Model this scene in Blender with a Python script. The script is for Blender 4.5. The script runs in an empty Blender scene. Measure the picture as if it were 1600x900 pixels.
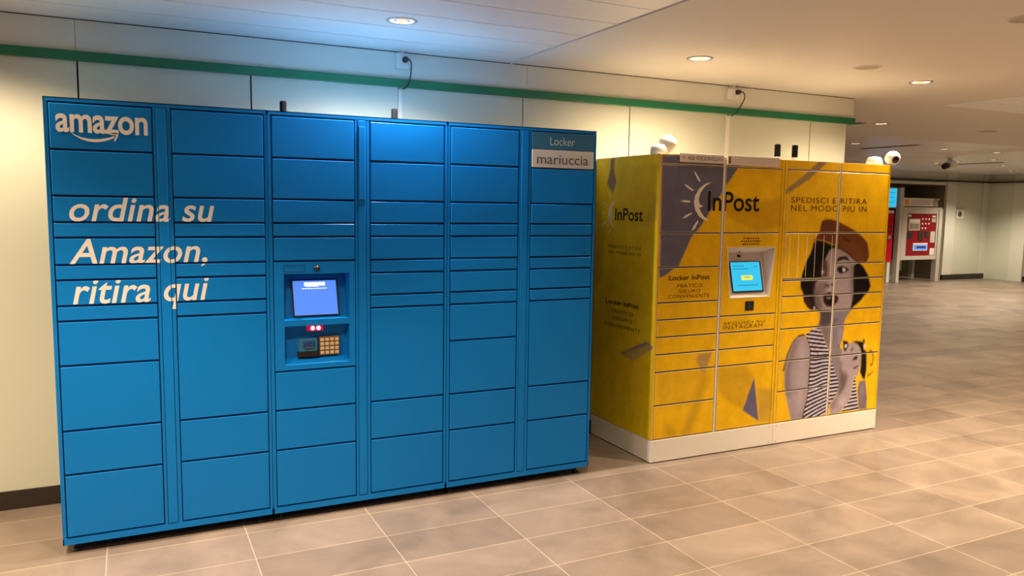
import bpy, bmesh, math, random
import numpy as np
from mathutils import Vector, Matrix

random.seed(4)
SC = bpy.context.scene
COL = SC.collection

# ------------------------------------------------------------------ camera, world, exposure, light levels
CAM_POS = (0.3033, -3.7849, 1.5423)
CAM_YAW, CAM_PITCH, CAM_ROLL, CAM_F = 0.4535, -0.1044, 0.0148, 1227.98     # focal length in pixels of a 1600 wide frame
def make_camera():
    cy, sy, cp, sp = math.cos(CAM_YAW), math.sin(CAM_YAW), math.cos(CAM_PITCH), math.sin(CAM_PITCH)
    f = Vector((sy*cp, cy*cp, sp)); r = Vector((cy, -sy, 0)); u = r.cross(f)
    cr, sr = math.cos(CAM_ROLL), math.sin(CAM_ROLL)
    r2 = cr*r + sr*u; u2 = -sr*r + cr*u
    cd = bpy.data.cameras.new('camera'); cd.sensor_fit = 'HORIZONTAL'; cd.sensor_width = 36
    cd.lens = CAM_F/1600*36; cd.clip_end = 200
    co = bpy.data.objects.new('camera', cd); COL.objects.link(co)
    M = Matrix((r2, u2, -f)).transposed().to_4x4(); M.translation = Vector(CAM_POS)
    co.matrix_world = M; SC.camera = co
make_camera()
SC.view_settings.view_transform = 'Standard'; SC.view_settings.look = 'None'
SC.view_settings.gamma = 1; SC.view_settings.use_curve_mapping = False
SC.view_settings.exposure = 0.0
W = bpy.data.worlds.new('world'); SC.world = W; W.use_nodes = True
W.node_tree.nodes['Background'].inputs[0].default_value = (1, .8, .6, 1)
W.node_tree.nodes['Background'].inputs[1].default_value = .1
WARM = (1.0, .76, .50)
COOL = (.95, .95, .92)
P_NEAR, P_HALL, P_FAR, P_COOL, P_LEFT = 84, 60, 100, 128, 240       # watts of the lamps and added spots
CEIL = 2.418

# ------------------------------------------------------------------ materials
def lin(c):
    return tuple((v/255/12.92 if v/255 <= .04045 else ((v/255+.055)/1.055)**2.4) for v in c)
def mat(name, col, rough=.5, metal=0., spec=.5, noise=0., scale=30., bump=0., emit=None, estr=0., coat=0.):
    m = bpy.data.materials.new(name); m.use_nodes = True
    nt = m.node_tree; b = nt.nodes['Principled BSDF']
    b.inputs['Base Color'].default_value = (*col, 1); b.inputs['Roughness'].default_value = rough
    b.inputs['Metallic'].default_value = metal; b.inputs['Specular IOR Level'].default_value = spec
    b.inputs['Coat Weight'].default_value = coat; b.inputs['Coat Roughness'].default_value = .15
    if noise or bump:
        tc = nt.nodes.new('ShaderNodeTexCoord'); n = nt.nodes.new('ShaderNodeTexNoise')
        n.inputs['Scale'].default_value = scale; n.inputs['Detail'].default_value = 6
        nt.links.new(tc.outputs['Object'], n.inputs['Vector'])
        if noise:
            r = nt.nodes.new('ShaderNodeMapRange'); r.inputs['To Min'].default_value = 1-noise; r.inputs['To Max'].default_value = 1+noise
            nt.links.new(n.outputs['Fac'], r.inputs['Value'])
            x = nt.nodes.new('ShaderNodeMix'); x.data_type = 'RGBA'; x.blend_type = 'MULTIPLY'; x.inputs[0].default_value = 1
            x.inputs[6].default_value = (*col, 1); nt.links.new(r.outputs[0], x.inputs[7])
            nt.links.new(x.outputs[2], b.inputs['Base Color'])
        if bump:
            bp = nt.nodes.new('ShaderNodeBump'); bp.inputs['Strength'].default_value = bump; bp.inputs['Distance'].default_value = .002
            nt.links.new(n.outputs['Fac'], bp.inputs['Height']); nt.links.new(bp.outputs[0], b.inputs['Normal'])
    if emit:
        b.inputs['Emission Color'].default_value = (*emit, 1); b.inputs['Emission Strength'].default_value = estr
    return m
def print_mat():
    m = mat('printed_foil', (.7, .45, .02), .45)
    nt = m.node_tree; b = nt.nodes['Principled BSDF']; b.inputs['Specular IOR Level'].default_value = .18
    a = nt.nodes.new('ShaderNodeAttribute'); a.attribute_name = 'print'
    tc = nt.nodes.new('ShaderNodeTexCoord'); n = nt.nodes.new('ShaderNodeTexNoise')
    n.inputs['Scale'].default_value = 9; n.inputs['Detail'].default_value = 8; n.inputs['Roughness'].default_value = .65
    nt.links.new(tc.outputs['Object'], n.inputs['Vector'])
    r = nt.nodes.new('ShaderNodeMapRange'); r.inputs['From Min'].default_value = .3; r.inputs['From Max'].default_value = .7
    r.inputs['To Min'].default_value = .86; r.inputs['To Max'].default_value = 1.1
    nt.links.new(n.outputs['Fac'], r.inputs['Value'])
    x = nt.nodes.new('ShaderNodeMix'); x.data_type = 'RGBA'; x.blend_type = 'MULTIPLY'; x.inputs[0].default_value = 1
    nt.links.new(a.outputs['Color'], x.inputs[6]); nt.links.new(r.outputs[0], x.inputs[7])
    nt.links.new(x.outputs[2], b.inputs['Base Color'])
    return m
def floor_mat():
    m = mat('floor_tiles', (.4, .33, .28), .34)
    nt = m.node_tree; b = nt.nodes['Principled BSDF']; N = nt.nodes.new; L = nt.links.new
    tc = N('ShaderNodeTexCoord'); mp = N('ShaderNodeMapping'); mp.inputs['Location'].default_value = (-.170+.583*30, .0725+.293*60, 0)
    L(tc.outputs['Object'], mp.inputs['Vector'])
    br = N('ShaderNodeTexBrick'); br.offset = 0; br.squash = 1
    br.inputs['Scale'].default_value = 1; br.inputs['Brick Width'].default_value = .583; br.inputs['Row Height'].default_value = .293
    br.inputs['Mortar Size'].default_value = .0024; br.inputs['Mortar Smooth'].default_value = .3; br.inputs['Bias'].default_value = 0
    br.inputs['Color1'].default_value = (.210, .163, .133, 1); br.inputs['Color2'].default_value = (.282, .222, .181, 1)
    br.inputs['Mortar'].default_value = (.50, .41, .31, 1)
    L(mp.outputs[0], br.inputs['Vector'])
    n = N('ShaderNodeTexNoise'); n.inputs['Scale'].default_value = 2.6; n.inputs['Detail'].default_value = 9; n.inputs['Roughness'].default_value = .62
    n.inputs['Distortion'].default_value = .6
    L(tc.outputs['Object'], n.inputs['Vector'])
    r = N('ShaderNodeMapRange'); r.inputs['From Min'].default_value = .3; r.inputs['From Max'].default_value = .7
    r.inputs['To Min'].default_value = .76; r.inputs['To Max'].default_value = 1.24
    L(n.outputs['Fac'], r.inputs['Value'])
    x = N('ShaderNodeMix'); x.data_type = 'RGBA'; x.blend_type = 'MULTIPLY'; x.inputs[0].default_value = 1
    L(br.outputs['Color'], x.inputs[6]); L(r.outputs[0], x.inputs[7]); L(x.outputs[2], b.inputs['Base Color'])
    rr = N('ShaderNodeMapRange'); rr.inputs['To Min'].default_value = .26; rr.inputs['To Max'].default_value = .46
    L(n.outputs['Fac'], rr.inputs['Value']); L(rr.outputs[0], b.inputs['Roughness'])
    bp = N('ShaderNodeBump'); bp.inputs['Strength'].default_value = .15; bp.inputs['Distance'].default_value = .003
    L(br.outputs['Fac'], bp.inputs['Height']); bp.invert = True; L(bp.outputs[0], b.inputs['Normal'])
    return m
M = dict(
    blue=mat('blue_paint', (.003, .19, .63), .36, noise=.03, scale=3, spec=.2),
    bounce_top=mat('pale_blue_bounce', (.12, .35, .66), .4),  # made-up paler top, a reflector bouncing blue onto ceiling and wall
    blue_gap=mat('blue_shadow_gap', (.004, .045, .20), .5),
    blue_dark=mat('blue_sign', (.02, .15, .31), .45),
    white_vinyl=mat('white_vinyl', (.80, .78, .76), .5),
    sign_white=mat('sign_white', (.62, .62, .63), .5),
    grey_text=mat('grey_lettering', (.10, .11, .13), .5),
    pale_text=mat('pale_lettering', (.55, .66, .74), .5),
    black=mat('black_plastic', (.012, .012, .013), .35),
    antenna=mat('antenna_rubber', (.010, .010, .010), .8, spec=.1),
    far_shade_rail=mat('far_rail_shaded', (.035, .040, .022), .6),  # far rail toned dark: its shadow is put into the colour
    black_text=mat('black_lettering', (.012, .009, .008), .6, spec=.15),
    brown_text=mat('brown_lettering', (.085, .036, .010), .6, spec=.15),
    steel=mat('steel', (.55, .53, .50), .28, metal=1),
    key_plate=mat('keypad_plate', (.30, .20, .10), .4, metal=.8),
    key_steel=mat('key_metal', (.85, .66, .40), .3, metal=.35),
    foot=mat('foot_grey', (.10, .10, .10), .4, metal=.6),
    screen_blue=mat('screen_blue', (.02, .05, .2), .2, emit=(.10, .28, 1.0), estr=.95),
    screen_white=mat('screen_white', (.5, .5, .5), .2, emit=(.75, .85, 1.0), estr=1.3),
    screen_cyan=mat('screen_cyan', (.02, .2, .3), .2, emit=(.03, .52, .85), estr=.95),
    screen_yellow=mat('screen_yellow', (.5, .5, .02), .2, emit=(.62, .72, .10), estr=1.0),
    screen_text=mat('screen_text', (.02, .1, .2), .2, emit=(.0, .28, .50), estr=.8),
    red_glow=mat('red_glow', (.3, 0, 0), .3, emit=(1.0, .02, .08), estr=6),
    red_core=mat('red_core', (.6, .2, .2), .3, emit=(1.0, .22, .30), estr=4),
    red_housing=mat('red_window', (.16, .004, .02), .2, emit=(.6, .0, .05), estr=.7),
    foil=print_mat(),
    cream=mat('cream_metal', (.80, .72, .62), .4),
    plinth=mat('plinth_white', (.82, .79, .74), .45, noise=.02, scale=8),
    yellow=mat('yellow_paint', (.66, .40, .02), .4),
    dark_gap=mat('dark_gap', (.03, .014, .008), .7),
    cctv=mat('camera_white', (.80, .80, .76), .35),
    moon=mat('cream_print', (.80, .76, .68), .5),
    notice=mat('notice_white', (.72, .64, .60), .5),
    notice_ink=mat('notice_ink', (.10, .07, .06), .6),
    wall_top=mat('wall_cream', (.70, .70, .64), .42, noise=.02, scale=2),
    wall_glass=mat('wall_glass_panel', (.63, .66, .56), .22, noise=.02, scale=2, coat=.3),
    joint=mat('joint_dark', (.02, .018, .016), .7),
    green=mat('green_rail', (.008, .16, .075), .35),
    skirting=mat('skirting_dark', (.028, .02, .014), .45),
    floor=floor_mat(),
    ceil=mat('ceiling_plaster', (.74, .71, .66), .55, noise=.015, scale=2),
    slat=mat('ceiling_slat', (.82, .82, .82), .32, noise=.015, scale=2, spec=.6),
    slat_gap=mat('ceiling_gap', (.05, .045, .04), .8),
    lamp_ring=mat('lamp_ring', (.55, .52, .48), .3, metal=.7),
    lamp_warm=mat('lamp_glow_warm', (.8, .8, .8), .4, emit=(1.0, .86, .62), estr=3.0),
    lamp_amber=mat('lamp_glow_amber', (.8, .6, .4), .4, emit=(1.0, .62, .32), estr=.9),
    grille=mat('grille_grey', (.42, .37, .31), .6),
    slot=mat('slot_dark', (.03, .028, .03), .6),
    conduit=mat('conduit_white', (.80, .77, .72), .4),
    socket=mat('socket_white', (.80, .80, .80), .35),
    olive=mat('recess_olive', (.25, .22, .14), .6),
    machine_grey=mat('machine_grey', (.52, .50, .46), .4),
    machine_red=mat('machine_red', (.26, .012, .02), .3),
    machine_bright=mat('machine_bright_red', (.50, .01, .03), .25),
    machine_dark=mat('machine_dark', (.04, .035, .03), .4),
    label_white=mat('label_white', (.75, .72, .68), .5),
    orange=mat('sign_orange', (.7, .30, .05), .5),
    pane=mat('panel_seam', (.30, .29, .24), .5),
)

# ------------------------------------------------------------------ helpers
WORLD = {}
class MB:
    def __init__(s): s.v, s.f, s.m, s.sm = [], [], [], []
    def add(s, vs, fs, mi=0, smooth=False):
        o = len(s.v); s.v += [tuple(p) for p in vs]
        for f in fs: s.f.append([i+o for i in f]); s.m.append(mi); s.sm.append(smooth)
        return s
    def box(s, x0, x1, y0, y1, z0, z1, mi=0):
        vs = [(x, y, z) for x in (x0, x1) for y in (y0, y1) for z in (z0, z1)]
        return s.add(vs, [(0,1,3,2), (4,6,7,5), (0,4,5,1), (2,3,7,6), (0,2,6,4), (1,5,7,3)], mi)
    def cyl(s, p0, p1, r0, r1=None, n=20, mi=0, smooth=True):
        r1 = r0 if r1 is None else r1
        a, b = Vector(p0), Vector(p1); d = (b-a).normalized()
        e = d.orthogonal().normalized(); g = d.cross(e)
        vs = []
        for c, r in ((a, r0), (b, r1)):
            for k in range(n):
                t = 2*math.pi*k/n; vs.append(c + e*(r*math.cos(t)) + g*(r*math.sin(t)))
        s.add(vs, [(k, (k+1) % n, n+(k+1) % n, n+k) for k in range(n)], mi, smooth)
        return s.add(vs, [tuple(range(n))[::-1], tuple(range(n, 2*n))], mi)
    def lathe(s, c, axis, prof, n=24, mi=0):          # prof: (distance along axis, radius)
        c = Vector(c); d = Vector(axis).normalized(); e = d.orthogonal().normalized(); g = d.cross(e)
        vs = []
        for h, r in prof:
            for k in range(n):
                t = 2*math.pi*k/n; vs.append(c + d*h + e*(r*math.cos(t)) + g*(r*math.sin(t)))
        fs = [(i*n+k, i*n+(k+1) % n, (i+1)*n+(k+1) % n, (i+1)*n+k) for i in range(len(prof)-1) for k in range(n)]
        return s.add(vs, fs, mi, True)
    def tube(s, pts, r, n=8, mi=0):
        P = [Vector(p) for p in pts]; vs = []
        for i, p in enumerate(P):
            d = (P[min(i+1, len(P)-1)]-P[max(i-1, 0)]).normalized()
            e = d.cross(Vector((0, 1, 0.01))).normalized(); g = d.cross(e)
            for k in range(n):
                t = 2*math.pi*k/n; vs.append(p + e*(r*math.cos(t)) + g*(r*math.sin(t)))
        fs = [(i*n+k, i*n+(k+1) % n, (i+1)*n+(k+1) % n, (i+1)*n+k) for i in range(len(P)-1) for k in range(n)]
        fs += [tuple(range(n))[::-1], tuple(range((len(P)-1)*n, len(P)*n))]
        return s.add(vs, fs, mi, True)
    def quad(s, a, b, c, d, mi=0): return s.add([a, b, c, d], [(0, 1, 2, 3)], mi)
    def build(s, name, mats, parent=None, bevel=0, seg=2):
        o = Vector(WORLD.get(parent.name, (0, 0, 0))) if parent else Vector((0, 0, 0))
        me = bpy.data.meshes.new(name)
        me.from_pydata([(p[0]-o.x, p[1]-o.y, p[2]-o.z) for p in s.v], [], s.f)
        for mm in (mats if isinstance(mats, (list, tuple)) else [mats]): me.materials.append(M[mm])
        me.polygons.foreach_set('material_index', s.m); me.polygons.foreach_set('use_smooth', s.sm)
        bm = bmesh.new(); bm.from_mesh(me)
        if bevel: bmesh.ops.remove_doubles(bm, verts=bm.verts, dist=1e-6)
        bmesh.ops.recalc_face_normals(bm, faces=bm.faces)
        bm.to_mesh(me); bm.free()
        return link(name, me, parent, bevel, seg)
def link(name, me, parent=None, bevel=0, seg=2):
    ob = bpy.data.objects.new(name, me); COL.objects.link(ob)
    if parent:
        ob.parent = parent; WORLD[ob.name] = WORLD.get(parent.name, (0, 0, 0))
    if bevel:
        md = ob.modifiers.new('bevel', 'BEVEL'); md.width = bevel; md.segments = seg; md.limit_method = 'ANGLE'
    return ob
def tag(o, label, cat, group=None, kind=None):
    o['label'] = label; o['category'] = cat
    if group: o['group'] = group
    if kind: o['kind'] = kind
    return o
def thing(name, label, cat, loc, group=None):
    o = bpy.data.objects.new(name, None); COL.objects.link(o); o.location = loc; o.empty_display_size = .1
    WORLD[o.name] = tuple(loc)
    return tag(o, label, cat, group)
def struct(o): o['kind'] = 'structure'; return o
def copy_tree(o, loc, label, group=None):
    r = o.copy(); COL.objects.link(r); r.location = loc; r['label'] = label
    if group: r['group'] = group
    for ch in list(o.children):
        c = ch.copy(); COL.objects.link(c); c.parent = r
        for g in list(ch.children):
            d = g.copy(); COL.objects.link(d); d.parent = c
    return r
# lettering: text set in the built-in face, turned into a flat mesh on a front (x, z) or a side (y, z) plane
def text_faces(txt, a0, a1, z0, z1, bold=0., shear=0., spacing=1.):
    cu = bpy.data.curves.new('lettering', 'FONT'); cu.body = txt; cu.size = 1; cu.offset = bold; cu.shear = shear
    cu.space_character = spacing; cu.fill_mode = 'FRONT'; cu.resolution_u = 6
    ob = bpy.data.objects.new('lettering', cu); COL.objects.link(ob)
    dg = bpy.context.evaluated_depsgraph_get(); ev = ob.evaluated_get(dg); me = ev.to_mesh()
    vs = [(v.co.x, v.co.y) for v in me.vertices]; fs = [list(p.vertices) for p in me.polygons]
    ev.to_mesh_clear(); bpy.data.objects.remove(ob); bpy.data.curves.remove(cu)
    xs = [v[0] for v in vs]; ys = [v[1] for v in vs]
    lx, hx, ly, hy = min(xs), max(xs), min(ys), max(ys)
    return [(a0+(x-lx)/(hx-lx)*(a1-a0), z0+(y-ly)/(hy-ly)*(z1-z0)) for x, y in vs], fs
def poly_faces(poly): return list(poly), [list(range(len(poly)))]
def merge(parts):
    vs, fs = [], []
    for v, f in parts:
        o = len(vs); vs += v; fs += [[i+o for i in q] for q in f]
    return vs, fs
def decal(name, vf, material, parent, plane=('y', -.001), rects=None):
    vs, fs = vf
    bm0 = bmesh.new(); bv = [bm0.verts.new((a, 0, b)) for a, b in vs]
    for f in fs:
        try: bm0.faces.new([bv[i] for i in f])
        except ValueError: pass
    for f in bm0.faces: f.normal_update()
    bmesh.ops.triangulate(bm0, faces=bm0.faces)
    out = bmesh.new()
    tmp = bpy.data.meshes.new('lettering_piece'); bm0.to_mesh(tmp)
    for rc in (rects or [None]):
        b = bmesh.new(); b.from_mesh(tmp)
        if rc:
            x0, x1, z0, z1 = rc
            for co, no in (((x0,0,0),(-1,0,0)), ((x1,0,0),(1,0,0)), ((0,0,z0),(0,0,-1)), ((0,0,z1),(0,0,1))):
                g = list(b.verts)+list(b.edges)+list(b.faces)
                if g: bmesh.ops.bisect_plane(b, geom=g, plane_co=co, plane_no=no, clear_outer=True)
        if b.faces:
            t2 = bpy.data.meshes.new('lettering_piece'); b.to_mesh(t2); out.from_mesh(t2); bpy.data.meshes.remove(t2)
        b.free()
    bpy.data.meshes.remove(tmp); bm0.free()
    o = Vector(WORLD.get(parent.name, (0, 0, 0))) if parent else Vector((0, 0, 0))
    ax, val = plane
    for v in out.verts:
        a, b_ = v.co.x, v.co.z
        v.co = (Vector((a, val, b_)) if ax == 'y' else Vector((val, a, b_))) - o
    want = Vector((0, -1, 0)) if ax == 'y' else Vector((-1, 0, 0))
    for f in out.faces:
        f.normal_update()
        if f.normal.dot(want) < 0: f.normal_flip()
    me = bpy.data.meshes.new(name); out.to_mesh(me); out.free(); me.materials.append(M[material])
    return link(name, me, parent)
def words(txt, vf):                                    # one mesh per word: letters are grouped at the widest gaps
    vs, fs = vf; n = len(txt.split()); par = list(range(len(vs)))
    if n < 2: return [vf]
    def root(i):
        while par[i] != i: par[i] = par[par[i]]; i = par[i]
        return i
    for f in fs:
        for i in f[1:]: par[root(i)] = root(f[0])
    ext = {}
    for i, (x, z) in enumerate(vs):
        r = root(i); e = ext.setdefault(r, [x, x]); e[0] = min(e[0], x); e[1] = max(e[1], x)
    iv = sorted(ext.values()); hi = iv[0][1]; gaps = []
    for a, b in iv[1:]:
        gaps.append((a-hi, (a+hi)/2)); hi = max(hi, b)
    cuts = sorted(c for _, c in sorted(gaps)[::-1][:n-1])
    out = []
    for k in range(n):
        sel = [f for f in fs if sum(vs[f[0]][0] > c for c in cuts) == k]
        ids = sorted({i for f in sel for i in f}); mp = {v: i for i, v in enumerate(ids)}
        out.append(([vs[i] for i in ids], [[mp[i] for i in f] for f in sel]))
    return out
def write(name, txt, vf, material, parent, plane, rects=None):
    for w in words(txt, vf): decal(name, w, material, parent, plane, rects)
def bar_rows(rows):                                   # small print too fine to read: rows of short dashes
    parts = []
    for a0, a1, z0, z1, n in rows:
        rnd = random.Random(int(a0*1000)+n); w = (a1-a0)/n; x = a0
        for k in range(n):
            ww = w*(.55+.35*rnd.random()); parts.append(poly_faces([(x, z0), (x+ww, z0), (x+ww, z1), (x, z1)])); x += w
    return merge(parts)

# ------------------------------------------------------------------ spot lights of the hall, some of them added
def beam(name, loc, power, color, angle, blend=.6, soft=.05, parent=None):
    ld = bpy.data.lights.new(name, 'SPOT'); ld.energy = power; ld.color = color
    ld.spot_size = math.radians(angle); ld.spot_blend = blend; ld.shadow_soft_size = soft
    o = bpy.data.objects.new(name, ld); COL.objects.link(o); o.location = loc
    if parent:
        w = Vector(WORLD[parent.name]); o.parent = parent; o.location = Vector(loc)-w
    return o
# unseen spots in front of the lockers and behind the camera; some continue the visible grid
for gx, gy, k, cone in ((.60, -1.1, 2.1, 106), (2.0, -1.1, 1.9, 104), (4.3, -1.35, 4.5, 108), (5.8, -1.6, 7.5, 108)):  # added off the lamp grid, to grade the light on the locker fronts
    beam('spot_beam', (gx, gy, CEIL-.025), P_HALL*k, WARM, cone, .75)
for gx in (.60, 2.0, 5.17):
    for gy in (-3.7, -5.5):
        beam('spot_beam', (gx, gy, CEIL-.025), P_HALL*.7, WARM, 125, .7)
for gx in (7.0, 8.83, 10.66):
    for gy in (-.05, -1.88, -3.7):
        beam('spot_beam', (gx, gy, CEIL-.025), P_FAR, WARM, 125, .7)
for gx, k in ((-2.4, .7), (-.55, 1.0)):  # added off the lamp grid, to brighten the left wall and lockers
    beam('spot_beam', (gx, -1.3, CEIL-.025), P_LEFT*k, WARM, 132, .6)
    for gy in (-3.1, -4.9):
        beam('spot_beam', (gx, gy, CEIL-.025), P_LEFT*.4, WARM, 124, .6)
for gx in (-.38, -2.2):
    beam('spot_beam', (gx, -.04, CEIL-.025), P_LEFT*.48, WARM, 146, .5)
for gx in (12.5, 14.4, 16.2, 18.1, 19.9):
    for gy in (-1.88, -.05, 1.8):
        beam('spot_beam', (gx, gy, CEIL-.025), P_FAR, WARM, 125, .7)

# ------------------------------------------------------------------ the setting
YW = .698                                              # face of the panelled wall
b = MB().box(-7, 26, -9, 12, -.1, 0); struct(b.build('floor', 'floor'))

# panelled wall behind the lockers
mb = MB()
js = [-4.79, -3.97, -3.16, -2.34, -1.53, -.713, .10, .915, 1.735, 2.545, 3.347, 4.19, 4.995, 5.376]
edges = [-7]+js
for a, c in zip(edges, edges[1:]):
    mb.box(a+.004, c-(.004 if c != 5.376 else 0), YW, YW+.03, .0951, 2.2145, 1)
ju = [-7, -4.84, -2.37, .096, 2.569, 5.45]
for a, c in zip(ju, ju[1:]):
    mb.box(a+.001, c-.001, YW, YW+.03, 2.262, CEIL-.006, 0)
mb.box(-7, 5.374, YW+.03, YW+.22, 0, CEIL+.03, 2)
mb.box(5.18, 5.374, YW+.22, 8.6, 0, CEIL+.03, 1)
struct(mb.build('wall_back', ['wall_top', 'wall_glass', 'joint']))
mb = MB().box(-7, 5.45, YW-.022, YW+.03, 2.2145, 2.262); struct(mb.build('trim_1', 'green', None, .003))
mb = MB().box(-7, 5.376, YW-.008, YW+.03, 0, .0951); struct(mb.build('baseboard_back', 'skirting', None, .002))
# outer walls of the hall, out of view
struct(MB().box(-7.2, -7, -9, YW+.2, 0, CEIL).build('wall_left', 'wall_glass'))
struct(MB().box(-7.2, 26.2, -9.2, -9, 0, CEIL).build('wall_front', 'wall_glass'))
struct(MB().box(26, 26.2, -9, 12, 0, CEIL).build('wall_right', 'wall_glass'))

# far wall with the ticket recess, a jog towards the viewer and light strips between glass panels
XR0, XR1, YF, YJ, XJ = 10.6, 16.90, 8.0, 7.10, 18.42
mb = MB()
mb.box(5.374, XR0, YF, YF+.3, 0, CEIL, 0)
mb.box(XR0, XR1, YF, YF+.25, 2.16, CEIL, 0)            # over the recess
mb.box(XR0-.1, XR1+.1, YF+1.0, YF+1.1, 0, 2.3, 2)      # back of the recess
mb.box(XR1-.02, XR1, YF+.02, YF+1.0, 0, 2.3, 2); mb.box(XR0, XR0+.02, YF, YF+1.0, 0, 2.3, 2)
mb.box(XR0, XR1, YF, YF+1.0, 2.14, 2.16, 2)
mb.box(XR1, 17.24, YF-.03, YF+1.1, .0, CEIL, 0)         # light pilaster
mb.box(17.25, 18.18, YF, YF+.2, .0, CEIL, 1)
mb.box(18.19, XJ, YF-.02, YF+.2, 0, CEIL, 0)
mb.box(XJ, XJ+.1, YJ+.32, YF+.2, 0, CEIL, 1)           # face that turns towards the viewer
mb.box(XJ-.015, XJ+.1, YJ, YJ+.31, 0, CEIL, 0)
mb.box(XJ+.1, 19.0, YJ-.015, YJ+.1, 0, CEIL, 0)
for k in range(8):
    mb.box(19.01+k*.9, 19.9+k*.9, YJ, YJ+.1, 0, CEIL, 1)
mb.box(17.239, 17.251, YF+.01, YF+.1, 0, 2.2, 3); mb.box(18.179, 18.191, YF+.01, YF+.1, 0, 2.2, 3)
struct(mb.build('wall_far', ['wall_top', 'wall_glass', 'olive', 'pane']))
mb = MB()
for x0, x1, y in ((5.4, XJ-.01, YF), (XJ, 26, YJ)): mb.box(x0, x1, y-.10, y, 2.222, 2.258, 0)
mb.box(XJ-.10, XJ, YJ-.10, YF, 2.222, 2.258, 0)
struct(mb.build('trim_2', ['far_shade_rail']))
mb = MB().box(XR0, 16.83, YF-.04, YF+.02, 2.145, 2.205); struct(mb.build('trim_3', 'wall_top'))
mb = MB()
mb.box(XR1+.0, 18.38, YF-.045, YF, 0, .12); mb.box(XJ+.02, 26, YJ-.03, YJ, 0, .12); mb.box(XR0, XR1-.02, YF+.985, YF+1.0, 0, .14)
struct(mb.build('baseboard_far', 'skirting'))

# ceiling: plain plaster with slatted fields let into it
mb = MB()
fields = [(-7, 2.455, -9, YW), (6.36, 12.2, -9, .62), (8.2, 11.1, 2.78, 8.0), (11.75, 18.3, 3.2, 8.0)]
xs = sorted({-7, 26}|{v for f in fields for v in f[:2]}); ys = sorted({-9, 12}|{v for f in fields for v in f[2:]})
for x0, x1 in zip(xs, xs[1:]):
    for y0, y1 in zip(ys, ys[1:]):
        cx, cy = (x0+x1)/2, (y0+y1)/2
        if any(f[0] < cx < f[1] and f[2] < cy < f[3] for f in fields): continue
        mb.box(x0, x1, y0, y1, CEIL, CEIL+.05, 0)
for i, (x0, x1, y0, y1) in enumerate(fields):
    mb.box(x0, x1, y0, y1, CEIL+.04, CEIL+.05, 2)
    y = y1-.004 if i else .698
    p = .302
    while y > y0+.02:
        mb.box(x0+(.006 if x0 > -6 else 0), x1-.010, max(y-p+.007, y0), y, CEIL-.001, CEIL+.02, 1)
        y -= p
struct(mb.build('ceiling', ['ceil', 'slat', 'slat_gap']))
# shadow batten where the wall meets the ceiling, and the edge bead of the slatted field
mb = MB().box(-7, 5.45, YW+.004, YW+.03, CEIL-.006, CEIL); struct(mb.build('trim_4', 'joint'))
mb = MB().box(2.452, 2.462, -9, YW, CEIL-.006, CEIL+.01); struct(mb.build('trim_5', 'ceil'))

# ------------------------------------------------------------------ recessed ceiling lamps
def lamp(x, y, label, power, color, angle, glow='lamp_warm', r=.062, group='recessed ceiling downlights'):
    t = thing('ceiling_light', label, 'ceiling light', (x, y, CEIL), group)
    c = (x, y, CEIL)
    MB().lathe(c, (0, 0, -1), [(-.004, r*1.22), (.004, r*1.22), (.007, r*1.12), (.006, r*.98), (-.004, r*.95)], 28).build('trim_ring', 'lamp_ring', t)
    MB().lathe(c, (0, 0, -1), [(.0015, r*.97), (.001, r*.70), (.0006, r*.45)], 24, 0).build('reflector', glow, t)
    MB().lathe(c, (0, 0, -1), [(.0006, r*.46), (.006, r*.40), (.010, r*.2), (.011, .0005)], 16).build('bulb', 'lamp_amber' if glow != 'lamp_far' else 'lamp_warm', t)
    beam('spot_beam', (x, y, CEIL-.03), power, color, angle, .6, .04, t)
    return t
lamp(1.513, -.054, 'cool white ceiling downlight in the slatted ceiling over the blue lockers', P_COOL, COOL, 150)
lamp(3.345, -.012, 'warm ceiling downlight in plain ceiling above the gap between blue and yellow lockers', P_NEAR, WARM, 160)
lamp(5.17, -.088, 'warm bright ceiling downlight right of the round speaker grille, past the yellow lockers', P_NEAR*1.2, WARM, 150)
far = [(7.14, 1.824, 'small downlight on plain ceiling just right of the wall end'),
       (8.882, 3.63, 'far downlight beside wall end, under the slatted ceiling with bluish reflection'),
       (10.57, 3.58, 'far downlight above the camera on the right end of the yellow lockers'),
       (11.70, 3.555, 'far downlight at upper right edge of the pale ceiling strip'),
       (13.22, 4.583, 'second far downlight from the top in the row at the right edge'),
       (14.894, 5.474, 'third far downlight from the top in the row at the right edge'),
       (16.85, 6.553, 'lowest far downlight in the row at right edge near the far wall'),
       (13.378, 5.729, 'farther of two dim downlights above the distant ceiling camera'),
       (13.20, 5.20, 'nearer of two dim downlights above the distant ceiling camera')]
for x, y, lb in far:
    lamp(x, y, lb, P_FAR*(2.4 if x > 14 else .8), (1, .83, .60), 135, 'lamp_warm')
for x, y, r, lb in ((4.405, -.292, .072, 'round grey speaker grille in ceiling above the yellow lockers'),
                    (8.69, 1.73, .09, 'round grey ceiling grille far right below the second slatted field'),
                    (3.985, -1.50, .07, 'round ceiling grille cut by the upper right picture edge')):
    t = thing('speaker_grille', lb, 'speaker', (x, y, CEIL), 'round ceiling grilles')
    MB().lathe((x, y, CEIL), (0, 0, -1), [(-.003, r*1.12), (.003, r*1.12), (.006, r*1.05), (.004, r*.97)], 28).build('rim', 'ceil', t)
    MB().lathe((x, y, CEIL), (0, 0, -1), [(.003, r), (.004, r*.5), (.004, .001)], 28).build('mesh_disc', 'grille', t)
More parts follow.
